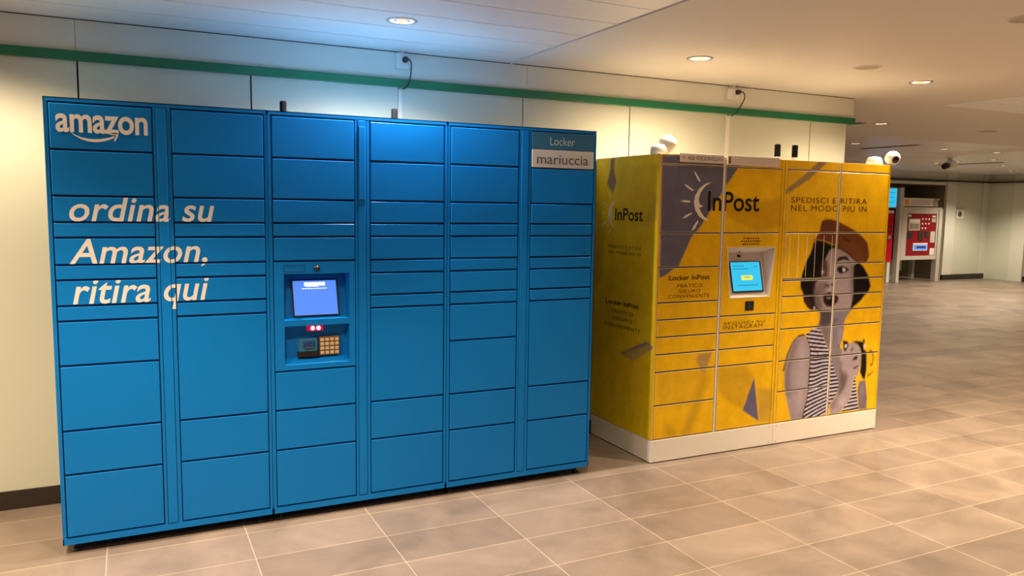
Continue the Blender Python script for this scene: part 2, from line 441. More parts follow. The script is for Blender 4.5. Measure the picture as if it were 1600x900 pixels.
for x0, x1, y0, y1, lb in ((9.60, 9.72, 3.30, 4.2, 'dark slot air vent crossing the bluish reflection on the far ceiling'),
                           (13.90, 14.05, 4.9, 6.1, 'dark slot air vent right of the distant ceiling camera'),
                           (6.86, 6.96, 1.85, 2.05, 'small dark ceiling vent just right of the green rail end')):
    t = thing('air_vent', lb, 'air vent', ((x0+x1)/2, (y0+y1)/2, CEIL), 'dark slot vents in the ceiling')
    MB().box(x0, x1, y0, y1, CEIL-.006, CEIL+.002).build('frame', 'grille', t)
    MB().box(x0+.012, x1-.012, y0+.012, y1-.012, CEIL-.008, CEIL-.004).build('slot', 'slot', t)

# printed artwork, in metres on the plane of the cabinet: (colour, softness, opacity, outline)
FRONT_SHAPES = [
    ((108,92,92),0.004,1,[(3.1014,1.8484),(3.7583,1.8753),(3.6812,1.796),(3.5685,1.6516),(3.4121,1.4411),(3.343,1.3719),(3.2511,1.1926),(3.1675,1.1676),(3.1315,1.138),(3.1157,1.184)]),
    ((108,92,92),0.004,1,[(3.1104,1.1984),(3.2163,1.1844),(3.1632,1.147),(3.1205,1.1303),(3.1133,1.1305)]),
    ((125,98,72),0.004,0.8,[(4.3737,1.8703),(4.4505,1.8711),(4.2773,1.7409),(4.0774,1.6361),(4.0752,1.6684),(4.2448,1.775)]),
    ((150,112,75),0.008,0.7,[(3.4087,0.6214),(3.432,0.6493),(3.5317,0.6528),(3.5054,0.5781),(3.4785,0.5157),(3.4467,0.5545)]),
    ((105,88,100),0.003,1,[(3.8877,0.4696),(3.9429,0.1728),(3.8019,0.2596)]),
    ((160,118,50),0.01,0.5,[(3.9168,0.3999),(4.0553,0.3747),(4.0532,0.1523),(3.9473,0.1724)]),
    ((196,134,22),0.01,0.6,[(3.5875,0.5556),(3.8057,0.5553),(3.8856,0.4697),(3.8014,0.268),(3.7149,0.3059),(3.5959,0.3998)]),
    ((180,122,30),0.02,0.5,[(3.4585,0.5173),(3.5193,0.5042),(3.3965,0.1591),(3.3185,0.1439)]),
    ((180,122,30),0.02,0.5,[(3.188,0.2549),(3.2275,0.2266),(3.2887,0.1554),(3.2117,0.1484)]),
    ((205,138,14),0.01,0.6,[(3.5889,1.6443),(3.7757,1.5849),(4.0499,1.6134),(4.0614,1.4427),(3.8707,1.402),(3.5975,1.4886)]),
    ((228,160,22),0.01,0.5,[(3.1181,0.5686),(3.5573,0.5498),(3.4785,0.5157),(3.3879,0.3383),(3.1269,0.3562)]),
]
PORTRAIT = [
    ((14,6,5),0.005,1,[(4.3722,1.3482),(4.3414,1.3245),(4.3356,1.2928),(4.3169,1.2533),(4.2856,1.2022),(4.27,1.1588),(4.2565,1.1218),(4.2463,1.0783),(4.2494,1.0344),(4.2765,0.9936),(4.2827,0.9452),(4.3183,0.9036),(4.3525,0.8819),(4.4073,0.8835),(4.7207,0.8569),(4.753,0.8889),(4.809,0.9201),(4.8471,0.9563),(4.8915,0.9926),(4.9094,1.0257),(4.8759,1.1022),(4.8296,1.1575),(4.7982,1.1805),(4.6992,1.2522),(4.5813,1.2984),(4.5012,1.3193),(4.4386,1.3398)]),
    ((70,30,18),0.006,0.8,[(4.281,0.9694),(4.3129,0.9762),(4.3535,0.9424),(4.362,0.9017),(4.3289,0.9071)]),
    ((140,114,106),0.006,1,[(4.4116,0.8995),(4.7252,0.8734),(4.6999,0.8287),(4.6973,0.8339),(4.6679,0.7824),(4.6715,0.738),(4.6644,0.6765),(4.6465,0.6334),(4.6618,0.4455),(4.6753,0.3548),(4.6559,0.3296),(4.6224,0.4041),(4.5991,0.4682),(4.5666,0.4973),(4.534,0.6055),(4.4996,0.6647),(4.4651,0.7278),(4.4213,0.7628),(4.4414,0.8072),(4.4436,0.8546)]),
    ((70,50,45),0.012,0.9,[(4.4116,0.8995),(4.536,0.8777),(4.5562,0.8356),(4.5447,0.8498),(4.5469,0.7843),(4.4978,0.7651),(4.4384,0.7683),(4.441,0.8115),(4.4407,0.8547)]),
    ((100,76,68),0.015,0.8,[(4.5535,0.8145),(4.6253,0.8197),(4.615,0.7983),(4.5744,0.7785),(4.551,0.771)]),
    ((118,92,82),0.012,0.7,[(4.4631,0.754),(4.5223,0.7551),(4.5461,0.6047),(4.5267,0.6235),(4.4993,0.6691)]),
    ((172,142,134),0.012,0.7,[(4.6189,0.7498),(4.6559,0.7433),(4.6444,0.6601),(4.6289,0.6257)]),
    ((92,68,60),0.006,0.7,[(4.619,0.6351),(4.6411,0.6249),(4.6431,0.5626),(4.621,0.5731)]),
    ((140,112,102),0.006,1,[(4.6035,0.6405),(4.6679,0.5965),(4.6834,0.4437),(4.6964,0.3979),(4.6735,0.3011),(4.6289,0.3231)]),
    ((170,136,120),0.006,1,[(4.459,1.2192),(4.4935,1.2751),(4.5257,1.2909),(4.5936,1.2861),(4.6701,1.2567),(4.7374,1.2105),(4.7624,1.1894),(4.7265,1.1679),(4.7284,1.0769),(4.739,0.9853),(4.7338,0.9231),(4.72,0.8653),(4.6167,0.8617),(4.4583,0.8689),(4.4055,0.9079),(4.385,0.9978),(4.388,1.0662),(4.4408,1.097),(4.4416,1.1575)]),
    ((122,94,78),0.02,0.9,[(4.3825,1.0664),(4.499,1.063),(4.4758,1.0027),(4.4517,0.9548),(4.4672,0.8971),(4.458,0.873),(4.4,0.9081),(4.3822,0.9979)]),
    ((92,66,52),0.015,0.9,[(4.3798,1.0302),(4.4082,1.0172),(4.4196,0.9398),(4.4636,0.8728),(4.4061,0.8998)]),
    ((78,40,28),0.012,0.9,[(4.4424,1.2194),(4.4763,1.2108),(4.4975,1.1538),(4.4988,1.1725),(4.4886,1.1241),(4.5019,1.0974),(4.4295,1.0993),(4.4238,1.174)]),
    ((190,158,150),0.006,0.9,[(4.4287,1.1457),(4.454,1.1411),(4.4552,1.1249),(4.4334,1.1214)]),
    ((176,146,132),0.02,0.8,[(4.5893,1.0603),(4.6867,1.0574),(4.6962,1.0117),(4.6396,1.0012),(4.5926,1.0192)]),
    ((128,100,86),0.012,0.7,[(4.7005,1.1684),(4.7265,1.1679),(4.7361,0.9854),(4.7338,0.9231),(4.7099,0.9863),(4.6995,1.1107)]),
    ((26,14,12),0.004,1,[(4.5698,1.197),(4.5696,1.2194),(4.5951,1.2332),(4.6374,1.2375),(4.6725,1.228),(4.6875,1.199),(4.6637,1.2093),(4.6279,1.214),(4.5955,1.2068)]),
    ((26,14,12),0.004,1,[(4.5752,1.1648),(4.6256,1.172),(4.6667,1.1588),(4.69,1.1419),(4.658,1.1262),(4.6074,1.1171),(4.5745,1.1383)]),
    ((214,194,188),0.002,1,[(4.6222,1.1585),(4.6412,1.1565),(4.659,1.1413),(4.6417,1.1294),(4.6277,1.133)]),
    ((84,58,44),0.008,0.9,[(4.4633,1.0559),(4.5113,1.0483),(4.5104,1.0239),(4.4708,1.0313)]),
    ((60,38,30),0.006,0.9,[(4.5217,1.0582),(4.5446,1.0534),(4.5431,1.0372),(4.5263,1.0357)]),
    ((182,152,138),0.008,0.9,[(4.491,1.0225),(4.5334,1.0171),(4.5266,0.9969),(4.4954,1.002)]),
    ((54,18,14),0.006,1,[(4.4685,0.9887),(4.5152,0.9993),(4.5731,0.9788),(4.6042,0.9592),(4.5995,0.9326),(4.5572,0.8953),(4.5007,0.8977),(4.4647,0.9298),(4.4577,0.9627)]),
    ((16,8,6),0.005,1,[(4.4846,0.9617),(4.5631,0.9628),(4.5761,0.9418),(4.55,0.9141),(4.499,0.9203),(4.4746,0.9457)]),
    ((140,118,100),0.004,0.9,[(4.4871,0.9648),(4.5348,0.9639),(4.5303,0.9497),(4.4966,0.951)]),
    ((205,185,175),0.003,1,[(4.3753,0.9072),(4.3894,0.9025),(4.3906,0.8862),(4.3783,0.8888)]),
    ((116,54,22),0.005,1,[(4.412,1.4713),(4.4442,1.4814),(4.4882,1.4837),(4.5389,1.476),(4.5793,1.4621),(4.6552,1.436),(4.7325,1.4035),(4.8059,1.3622),(4.8503,1.3248),(4.8665,1.2749),(4.8735,1.229),(4.8504,1.1899),(4.7681,1.1914),(4.7002,1.2399),(4.6405,1.2693),(4.5817,1.2943),(4.5467,1.3088),(4.5007,1.3253),(4.4328,1.3438),(4.3722,1.3482),(4.3384,1.3285),(4.3553,1.3562),(4.3756,1.376),(4.3953,1.4038),(4.4032,1.4435)]),
    ((130,66,32),0.03,0.7,[(4.6,1.3469),(4.7208,1.338),(4.8138,1.2713),(4.8078,1.2052),(4.7356,1.2311),(4.6388,1.2897)]),
    ((70,26,14),0.004,0.9,[(4.5007,1.3253),(4.5466,1.3109),(4.5929,1.295),(4.6519,1.2691),(4.7121,1.2356),(4.7681,1.1914),(4.7442,1.198),(4.689,1.2359),(4.6292,1.2674),(4.5764,1.2895),(4.5241,1.311)]),
    ((100,46,22),0.012,0.6,[(4.412,1.4713),(4.4442,1.4814),(4.5333,1.4759),(4.5241,1.4518),(4.4358,1.4476),(4.4172,1.4037),(4.3953,1.4038)]),
    ((66,30,22),0.003,0.8,[(4.5952,1.3712),(4.6329,1.3609),(4.6626,1.3465),(4.6948,1.3382),(4.6815,1.326),(4.6341,1.3467),(4.5988,1.3611)]),
    ((120,92,66),0.003,0.9,[(4.3081,0.7218),(4.2567,0.7205),(4.2159,0.6931),(4.1825,0.6462),(4.1566,0.5968),(4.142,0.5382),(4.1258,0.4882),(4.1484,0.4864),(4.1641,0.5451),(4.1854,0.6033),(4.2154,0.6611),(4.2577,0.7055)]),
    ((166,132,118),0.006,1,[(4.3059,0.7133),(4.2519,0.7067),(4.2151,0.6654),(4.1848,0.6119),(4.1688,0.5575),(4.1569,0.4858),(4.1484,0.4864),(4.1542,0.4002),(4.1715,0.3125),(4.1931,0.2456),(4.2285,0.1462),(4.3382,0.1475),(4.3556,0.2293),(4.3658,0.3293),(4.3734,0.4248),(4.3669,0.5125),(4.3713,0.5557),(4.3691,0.6166),(4.3469,0.6656)]),
    ((118,92,84),0.02,0.8,[(4.2519,0.7067),(4.2151,0.6654),(4.1848,0.6119),(4.1569,0.4858),(4.1542,0.4002),(4.1772,0.312),(4.2115,0.3088),(4.1938,0.4828),(4.2163,0.5669),(4.2496,0.6589)]),
    ((184,150,136),0.025,0.7,[(4.2707,0.6833),(4.3179,0.6675),(4.3406,0.5145),(4.3385,0.3842),(4.3246,0.2543),(4.2843,0.1708),(4.2549,0.2612),(4.251,0.4782)]),
    ((96,40,28),0.003,0.9,[(4.2455,0.7169),(4.3021,0.7264),(4.3146,0.7128),(4.2633,0.7073)]),
    ((30,16,16),0.003,1,[(4.3095,0.7196),(4.326,0.7143),(4.3829,0.6503),(4.4025,0.4662),(4.394,0.4231),(4.3946,0.3354),(4.3821,0.2663),(4.3631,0.2065),(4.3514,0.1417),(4.3267,0.1443),(4.3392,0.2134),(4.3574,0.2687),(4.364,0.3382),(4.3681,0.4253),(4.364,0.5128),(4.3707,0.4687),(4.3666,0.556),(4.3656,0.6168),(4.3458,0.6648)]),
    ((126,98,90),0.006,1,[(4.8526,0.3576),(4.9124,0.3639),(4.9393,0.24),(4.9405,0.1523),(4.8637,0.1555),(4.839,0.295)]),
    ((156,126,116),0.015,0.7,[(4.8694,0.347),(4.8949,0.3448),(4.903,0.2526),(4.8701,0.2648)]),
    ((176,142,128),0.005,1,[(4.6716,0.476),(4.6491,0.5267),(4.6662,0.5788),(4.6972,0.6123),(4.7259,0.6372),(4.8006,0.6346),(4.8449,0.5936),(4.8552,0.5478),(4.8551,0.4754),(4.84,0.4312),(4.8368,0.3952),(4.8016,0.4027),(4.7845,0.3091),(4.7757,0.2645),(4.7485,0.2172),(4.6963,0.1726),(4.6793,0.154),(4.5884,0.1432),(4.5793,0.2203),(4.639,0.2728),(4.6691,0.3553),(4.7069,0.4194),(4.6643,0.4899)]),
    ((96,70,60),0.015,0.9,[(4.6638,0.4587),(4.7249,0.427),(4.74,0.3942),(4.7148,0.3243),(4.675,0.2829),(4.6387,0.2774),(4.664,0.3423)]),
    ((120,92,80),0.02,0.8,[(4.5824,0.22),(4.639,0.2728),(4.6579,0.2666),(4.626,0.2067),(4.5928,0.1652)]),
    ((200,166,150),0.015,0.7,[(4.6594,0.2484),(4.72,0.2607),(4.7473,0.2309),(4.7003,0.1993),(4.6623,0.2121)]),
    ((36,18,16),0.004,1,[(4.7643,0.5115),(4.7991,0.5427),(4.8246,0.5373),(4.817,0.5166),(4.7861,0.5121)]),
    ((70,44,36),0.004,0.9,[(4.7816,0.4539),(4.8331,0.4748),(4.8371,0.4654),(4.8037,0.4522)]),
    ((90,62,54),0.006,0.9,[(4.7456,0.5868),(4.7687,0.6076),(4.7788,0.598),(4.7592,0.5724)]),
    ((110,82,70),0.008,0.8,[(4.6552,0.5262),(4.6744,0.5159),(4.6777,0.4755),(4.6685,0.4762)]),
    ((60,36,30),0.004,0.9,[(4.784,0.4628),(4.8212,0.4667),(4.8279,0.4616),(4.794,0.4552)]),
    ((18,10,12),0.004,1,[(4.7563,0.6442),(4.7995,0.6482),(4.8695,0.637),(4.8896,0.6245),(4.8711,0.6189),(4.8806,0.5822),(4.9073,0.5668),(4.9178,0.4478),(4.9166,0.4251),(4.906,0.3644),(4.879,0.3826),(4.8531,0.4257),(4.8571,0.4526),(4.8563,0.5567),(4.8417,0.5938),(4.8075,0.6275)]),
    ((18,10,12),0.003,1,[(4.8648,0.6554),(4.8806,0.6544),(4.8839,0.6316),(4.8686,0.6326)]),
    ((36,20,14),0.004,1,[(4.6687,0.6608),(4.7188,0.6487),(4.7243,0.6194),(4.7002,0.5765),(4.6789,0.5957)]),
    ((226,208,200),0.002,1,[(4.6896,0.6306),(4.7143,0.629),(4.7041,0.6029),(4.6914,0.6082)]),
    ((225,196,150),0.004,0.9,[(4.8774,0.6185),(4.9037,0.6078),(4.8928,0.5881),(4.8782,0.5959)]),
    ((120,66,16),0.003,0.9,[(4.927,0.5609),(4.9446,0.5778),(4.9716,0.5624),(4.9839,0.5113),(4.9738,0.4663),(4.9556,0.454),(4.9512,0.4681),(4.9689,0.485),(4.9721,0.5213),(4.9595,0.5541),(4.943,0.5598),(4.935,0.5421)]),
    ((120,66,16),0.003,0.9,[(4.9258,0.3924),(4.9842,0.422),(4.9881,0.4148),(4.9363,0.3824)]),
]
SHIRT = [(4.381,0.7542),(4.3142,0.7171),(4.3527,0.6652),(4.3726,0.6163),(4.3736,0.5555),(4.3789,0.468),(4.3751,0.4247),(4.371,0.3375),(4.3644,0.268),(4.3454,0.2083),(4.3356,0.1434),(4.5102,0.1402),(4.5443,0.1657),(4.5817,0.2291),(4.6103,0.2509),(4.6379,0.2864),(4.6574,0.334),(4.6415,0.3935),(4.6138,0.4359),(4.5984,0.4772),(4.5773,0.5142),(4.5489,0.5693),(4.5273,0.6147),(4.4999,0.6603),(4.4654,0.7234),(4.4391,0.7596)]
SHIRT_SLIVER = [(4.8103,0.411),(4.7924,0.3627),(4.7845,0.3091),(4.7765,0.2553),(4.7485,0.2172),(4.7022,0.1765),(4.6943,0.1592),(4.8637,0.1555),(4.8453,0.2214),(4.8295,0.2959),(4.8161,0.3652)]
STRAP = [(4.3738,0.6553),(4.384,0.6511),(4.4796,0.5391),(4.4726,0.5374)]
SIDE_SHAPES = [
    ((118,92,80),0.006,0.9,[(0.5208,1.8568),(0.4633,1.8541),(0.4804,1.7911),(0.447,1.6951),(0.4844,1.6282),(0.5584,1.6893),(0.5212,1.7813)]),
    ((112,94,96),0.005,1,[(0.3575,0.6172),(0.0711,0.7375),(-0.0084,0.7121),(0.1996,0.5921)]),
    ((170,132,40),0.02,0.5,[(-0.0147,1.6914),(-0.0264,1.4856),(0.1658,1.4282),(0.0823,1.5571)]),
    ((176,136,36),0.02,0.5,[(0.6572,1.6004),(0.5611,1.4047),(0.5867,1.0536),(0.6745,1.0454)]),
    ((228,172,20),0.01,0.6,[(0.6428,0.7059),(0.3395,0.6204),(0.0291,0.7305),(-0.0219,0.2271),(0.6733,0.1374)]),
]
MOON = [[(3.4769,1.7018),(3.4287,1.6907),(3.3819,1.659),(3.3551,1.6166),(3.3474,1.5785),(3.3592,1.5328),(3.39,1.4948),(3.43,1.472),(3.4743,1.4692),(3.431,1.4913),(3.4032,1.5218),(3.3895,1.5447),(3.418,1.5565),(3.3903,1.5676),(3.3828,1.6019),(3.3973,1.6403),(3.4294,1.6754)],[(3.3383,1.7655),(3.3551,1.7532),(3.3735,1.731),(3.3912,1.7049),(3.3847,1.6994),(3.3675,1.7157),(3.3509,1.7417)],[(3.2691,1.6844),(3.29,1.6811),(3.3193,1.6652),(3.3439,1.6506),(3.3375,1.6444),(3.3103,1.6552),(3.2858,1.6697)],[(3.2455,1.5829),(3.2801,1.5911),(3.3212,1.5864),(3.3216,1.5773),(3.2807,1.5774)],[(3.2663,1.4803),(3.289,1.5017),(3.3388,1.5189),(3.3363,1.5112),(3.2991,1.4888)],[(3.3365,1.4057),(3.3496,1.4333),(3.3815,1.4718),(3.3868,1.4626),(3.3628,1.4195)]]
SIDE_MOON = [[(0.4312,1.5853),(0.4857,1.5717),(0.5213,1.5375),(0.5298,1.4974),(0.517,1.4519),(0.4821,1.4209),(0.4402,1.4063),(0.4746,1.4359),(0.4908,1.4696),(0.4707,1.4813),(0.4964,1.4979),(0.4919,1.532),(0.4648,1.5662)],[(0.5369,1.6388),(0.5239,1.6285),(0.4953,1.5978),(0.5033,1.5932)],[(0.589,1.5772),(0.5739,1.5749),(0.5389,1.5522),(0.547,1.5464)],[(0.6088,1.5008),(0.5768,1.5047),(0.5511,1.5016),(0.5763,1.4955)],[(0.5963,1.4222),(0.5799,1.4388),(0.5402,1.4536),(0.5461,1.4443)],[(0.5253,1.3668),(0.5179,1.3855),(0.4979,1.4045),(0.4954,1.3954)]]
SMILE = [[(0.094,1.821),(0.1132,1.8097),(0.1339,1.8004),(0.1602,1.7952),(0.1869,1.7941),(0.2139,1.7972),(0.2412,1.804),(0.2572,1.8114),(0.2608,1.8044),(0.2409,1.7944),(0.2135,1.7852),(0.1864,1.7818),(0.1598,1.7838),(0.1336,1.7926),(0.113,1.8052)],[(0.2376,1.8176),(0.2528,1.8238),(0.2692,1.8247),(0.2745,1.8202),(0.2728,1.8095),(0.2625,1.7894),(0.2565,1.7909),(0.2645,1.8082),(0.2656,1.8149),(0.2525,1.8154)]]

# ------------------------------------------------------------------ blue parcel lockers: three units side by side
ZL = [1.940, 1.747, 1.556, 1.446, 1.381, 1.266, 1.201, 1.091, 1.026, .834, .550, .356, .076]
MW, ZB, ZT, DEP = .886, .045, 1.960, .60
CA, ST, CBX = (.019, .406), (.4225, .4625), (.483, .870)
labels = ['blue parcel locker unit on the left, lettered in white with slogan and smile logo',
          'blue parcel locker unit in the middle, with a touchscreen and metal keypad',
          'blue parcel locker unit on the right, with a white name plate at top right']
def blue_unit(k):
    X = k*MW
    t = thing('parcel_locker', labels[k], 'locker', (X, 0, 0), 'blue parcel locker units')
    mb = MB()
    e = .0012
    if k == 1:                                          # the carcass leaves room for the kiosk recesses
        ka, kc, kz0, kz1 = .940, 1.272, .755, 1.215
        mb.box(X+e, ka, .014, DEP, ZB, ZT, 1); mb.box(kc, X+MW-e, .014, DEP, ZB, ZT, 1)
        mb.box(ka, kc, .014, DEP, ZB, kz0, 1); mb.box(ka, kc, .014, DEP, kz1, ZT, 1); mb.box(ka, kc, .12, DEP, kz0, kz1, 1)
    else: mb.box(X+e, X+MW-e, .014, DEP, ZB, ZT, 1)
    for a, c in ((e, CA[0]-.003), (CA[1]+.003, ST[0]-.0025), (ST[1]+.0025, CBX[0]-.003), (CBX[1]+.003, MW-e)):
        mb.box(X+a, X+c, .0005, .02, ZB, ZT, 0)
    mb.box(X+e, X+MW-e, .0, .02, ZL[0]+.003, ZT, 0); mb.box(X+e, X+MW-e, .0, .02, ZB, ZL[-1]-.003, 0)
    mb.box(X+e, X+e+.004, .0, DEP, ZB, ZT, 0); mb.box(X+MW-e-.004, X+MW-e, .0, DEP, ZB, ZT, 0)
    mb.box(X+e, X+MW-e, .0, .02, ZT-.004, ZT, 0)
    mb.build('body', ['blue', 'blue_gap'], t)
    MB().box(X+e, X+MW-e, .02, DEP, ZT-.001, ZT+.001).build('top_sheet', 'bounce_top', t)
    sp = MB().box(X+ST[0], X+ST[1], -.001, .016, ZL[-1], ZL[0])
    sp.build('centre_strip', 'blue', t, .002)
    if k == 1:
        o = MB().box(X+ST[0]+.004, X+ST[1]-.004, -.004, .0, ZL[2]+.004, ZL[0]-.03).build('lock_cover', 'blue', t, .0015)
    for col, (a, c) in enumerate((CA, CBX)):
        if col == 1: rows = [(0,1),(1,2),(2,3),(3,4),(4,5),(5,6),(6,7),(7,8),(8,10),(10,11),(11,12)] if k != 1 else None
        if k == 0: rows = [(i, i+1) for i in range(12)] if col == 0 else [(i, i+1) for i in range(8)]+[(8, 10), (10, 11), (11, 12)]
        if k == 1: rows = [(i, i+1) for i in range(5)]+[('k',)]+[(9.5, 10), (10, 11), (11, 12)] if col == 0 else [(i, i+1) for i in range(8)]+[(8, 10), (10, 11), (11, 12)]
        if k == 2: rows = [(i, i+1) for i in range(12)] if col == 0 else [('s',)]+[(i, i+1) for i in range(1, 8)]+[(8, 10), (10, 11), (11, 12)]
        for n, rw in enumerate(rows):
            if rw[0] == 'k': kiosk(t, X+a, X+c); continue
            if rw[0] == 's': plates(t, X+a, X+c); continue
            z1 = .739 if rw[0] == 9.5 else ZL[rw[0]]
            z0 = ZL[rw[1]]
            tilt = random.uniform(-.0010, .0010)
            mb = MB(); g = .0040
            x0, x1 = X+a+.0018, X+c-.0018
            mb.add([(x0, -.0005+tilt, z0+g), (x1, -.0005-tilt, z0+g), (x1, -.0005-tilt*.4, z1-g), (x0, -.0005+tilt*.4, z1-g),
                    (x0, .013, z0+g), (x1, .013, z0+g), (x1, .013, z1-g), (x0, .013, z1-g)],
                   [(0,1,2,3), (7,6,5,4), (0,4,5,1), (1,5,6,2), (2,6,7,3), (3,7,4,0)])
            mb.build('door', 'blue', t, .0034, 3)
    for fx, fy in ((.045, .055), (MW-.055, .055), (.045, DEP-.06), (MW-.055, DEP-.06)):
        MB().lathe((X+fx, fy, 0), (0, 0, 1), [(0, .0005), (0, .021), (.006, .021), (.011, .010), (.013, .006), (ZB+.002, .006)], 16).build('foot', 'foot', t)
    return t
def kiosk(t, xa, xc):
    z0, z1 = .741, 1.265
    U = (.951, 1.262, .984, 1.205); L_ = (.949, 1.264, .768, .955)
    pan = MB(); g = .0028
    def plate(a, c, d, e): pan.box(a, c, -.0005, .012, d, e, 0)
    plate(xa+.001, U[0], z0+g, z1-g); plate(U[1]+.001, xc-.001, z0+g, z1-g)
    plate(U[0], U[1]+.001, U[3], z1-g); plate(U[0], U[1]+.001, L_[3], U[2]); plate(U[0], U[1]+.001, z0+g, L_[2])
    def recess(R, dep, led, back_t):                    # side cheeks, roof, sloping ledge and back plate
        a, c, d, e = R; yb, yt = dep, back_t
        A = (a, 0, d); 
        pan.quad((a, 0, e), (c, 0, e), (c-.004, yt, e-.008), (a+.004, yt, e-.008), 0)
        pan.quad((a, 0, d), (c, 0, d), (c-.004, yb, d+led), (a+.004, yb, d+led), 0)
        pan.quad((a+.004, yb, d+led), (c-.004, yb, d+led), (c-.004, yt, e-.008), (a+.004, yt, e-.008), 0)
        pan.quad((a, 0, d), (a+.004, yb, d+led), (a+.004, yt, e-.008), (a, 0, e), 0)
        pan.quad((c, 0, d), (c-.004, yb, d+led), (c-.004, yt, e-.008), (c, 0, e), 0)
    recess(U, .035, .014, .085); recess(L_, .055, .024, .055)
    p = pan.build('kiosk_panel', ['blue'], t)
    # touchscreen leaning back in the upper recess
    sb, stp = Vector((1.107, .022, 1.002)), Vector((1.107, .072, 1.163))
    up = (stp-sb).normalized(); n = Vector((0, -up.z, up.y)); xr = Vector((1, 0, 0))
    def slab(cx, h0, h1, w, f, mb, mi=0):
        o = [sb+xr*(sx*w)+up*h+n*ff+xr*cx for ff in (f-.006, f) for sx, h in ((-1, h0), (1, h0), (1, h1), (-1, h1))]
        mb.add(o, [(0,1,2,3), (7,6,5,4), (0,4,5,1), (1,5,6,2), (2,6,7,3), (3,7,4,0)], mi)
    H_ = (stp-sb).length
    mb = MB(); slab(0, -.006, H_+.006, .112, .004, mb); s = mb.build('touchscreen', 'black', t)
    mb = MB(); slab(0, 0, H_, .104, .0065, mb); s2 = mb.build('display', 'screen_blue', s)
    mb = MB(); slab(0, H_-.026, H_-.008, .050, .0075, mb); slab(-.012, H_-.03, H_-.02, .03, .0075, mb)
    for i in range(9): slab(-.056+i*.0135, H_-.041, H_-.037, .0052, .0075, mb)
    mb.build('screen_heading', 'screen_white', s)
    # scanner window with two red lamps under the lintel of the lower recess
    MB().box(1.062, 1.136, .008, .05, .926, .952).build('scanner', 'red_housing', t, .002)
    sc = [c for c in t.children if c.name.startswith('scanner')][0]
    for dx in (-.014, .014):
        MB().lathe((1.099+dx, .008, .940), (0, -1, 0), [(0, .011), (.003, .009), (.004, .0005)], 14).build('red_lamp', 'red_core', sc)
    # metal keypad, card reader
    kp = MB().box(1.122, 1.222, .040, .056, .797, .891).build('keypad', 'key_plate', t, .002)
    key = None
    for i in range(4):
        for j in range(4):
            kx, kz = 1.136+i*.024, .812+j*.0215
            if key is None:
                key = MB().box(kx-.009, kx+.009, .033, .0405, kz-.0075, kz+.0075).build('key', 'key_steel', kp, .0015); k0 = (kx, kz)
            else:
                q = key.copy(); COL.objects.link(q); q.parent = kp; q.location = (kx-k0[0], 0, kz-k0[1])
    cr = MB().box(1.022, 1.112, .030, .058, .823, .886).build('card_reader', 'blue_dark', t, .003)
    MB().box(1.044, 1.098, .024, .034, .842, .872).build('card_mouth', 'blue_gap', cr, .002)
    MB().box(1.049, 1.094, .022, .026, .842, .846).build('card_slot', 'steel', cr)
    MB().box(1.018, 1.120, .030, .058, .796, .822).build('receipt_slot', 'black', t, .002)
    MB().lathe((1.106, 0, 1.231), (0, -1, 0), [(0, .015), (.004, .0145), (.006, .011), (.012, .009), (.014, .0005)], 20).build('camera_lens', 'black', t)
    mb = MB()
    for a, c, d, e in ((.951, 1.051, 1.2465, 1.2485), (.951, 1.051, 1.2155, 1.2175), (.951, .953, 1.2155, 1.2485), (1.049, 1.051, 1.2155, 1.2485)): mb.box(a, c, -.0012, 0, d, e)
    mb.build('label_frame', 'blue_gap', t)
def plates(t, xa, xc):
    s = MB().box(xa+.001, xc-.001, -.001, .013, 1.8475, ZL[0]-.003).build('sign_plate', 'blue_dark', t, .002)
    s['label'] = 'dark blue sign plate'
    decal('lettering', text_faces('Locker', 2.364, 2.518, 1.871, 1.914, -.004), 'pale_text', s, ('y', -.0016))
    s = MB().box(xa+.001, xc-.001, -.001, .013, ZL[1]+.003, 1.845).build('name_plate', 'sign_white', t, .002)
    s['label'] = 'white name plate'
    decal('lettering', text_faces('mariuccia', 2.285, 2.607, 1.769, 1.819, .006), 'grey_text', s, ('y', -.0016))
units = [blue_unit(k) for k in range(3)]
# vinyl lettering across the doors of the left unit, cut at every gap
rects = [(CA[0]+.003, CA[1]-.003, ZL[i+1]+.004, ZL[i]-.004) for i in range(12)]
rects += [(CBX[0]+.003, CBX[1]-.003, ZL[i+1]+.004, ZL[i]-.004) for i in range(8)]+[(CBX[0]+.003, CBX[1]-.003, ZL[10]+.004, ZL[8]-.004)]
rects += [(ST[0]+.001, ST[1]-.001, ZL[-1], ZL[0]), (CA[1]+.003, ST[0]-.0025, ZB, ZT), (ST[1]+.0025, CBX[0]-.003, ZB, ZT)]
for txt, a0, a1, z0, z1 in (('ordina su', .079, .651, 1.449, 1.556), ('Amazon,', .072, .616, 1.250, 1.376), ('ritira qui', .079, .620, 1.062, 1.203)):
    write('slogan_lettering', txt, text_faces(txt, a0, a1, z0, z1, .012, .22, 1.03), 'white_vinyl', units[0], ('y', -.0022), rects)
decal('logo_lettering', text_faces('amazon', .044, .389, 1.818, 1.894, .021, 0, .97), 'white_vinyl', units[0], ('y', -.0022))
decal('logo_smile', merge([poly_faces(p) for p in SMILE]), 'white_vinyl', units[0], ('y', -.0022))
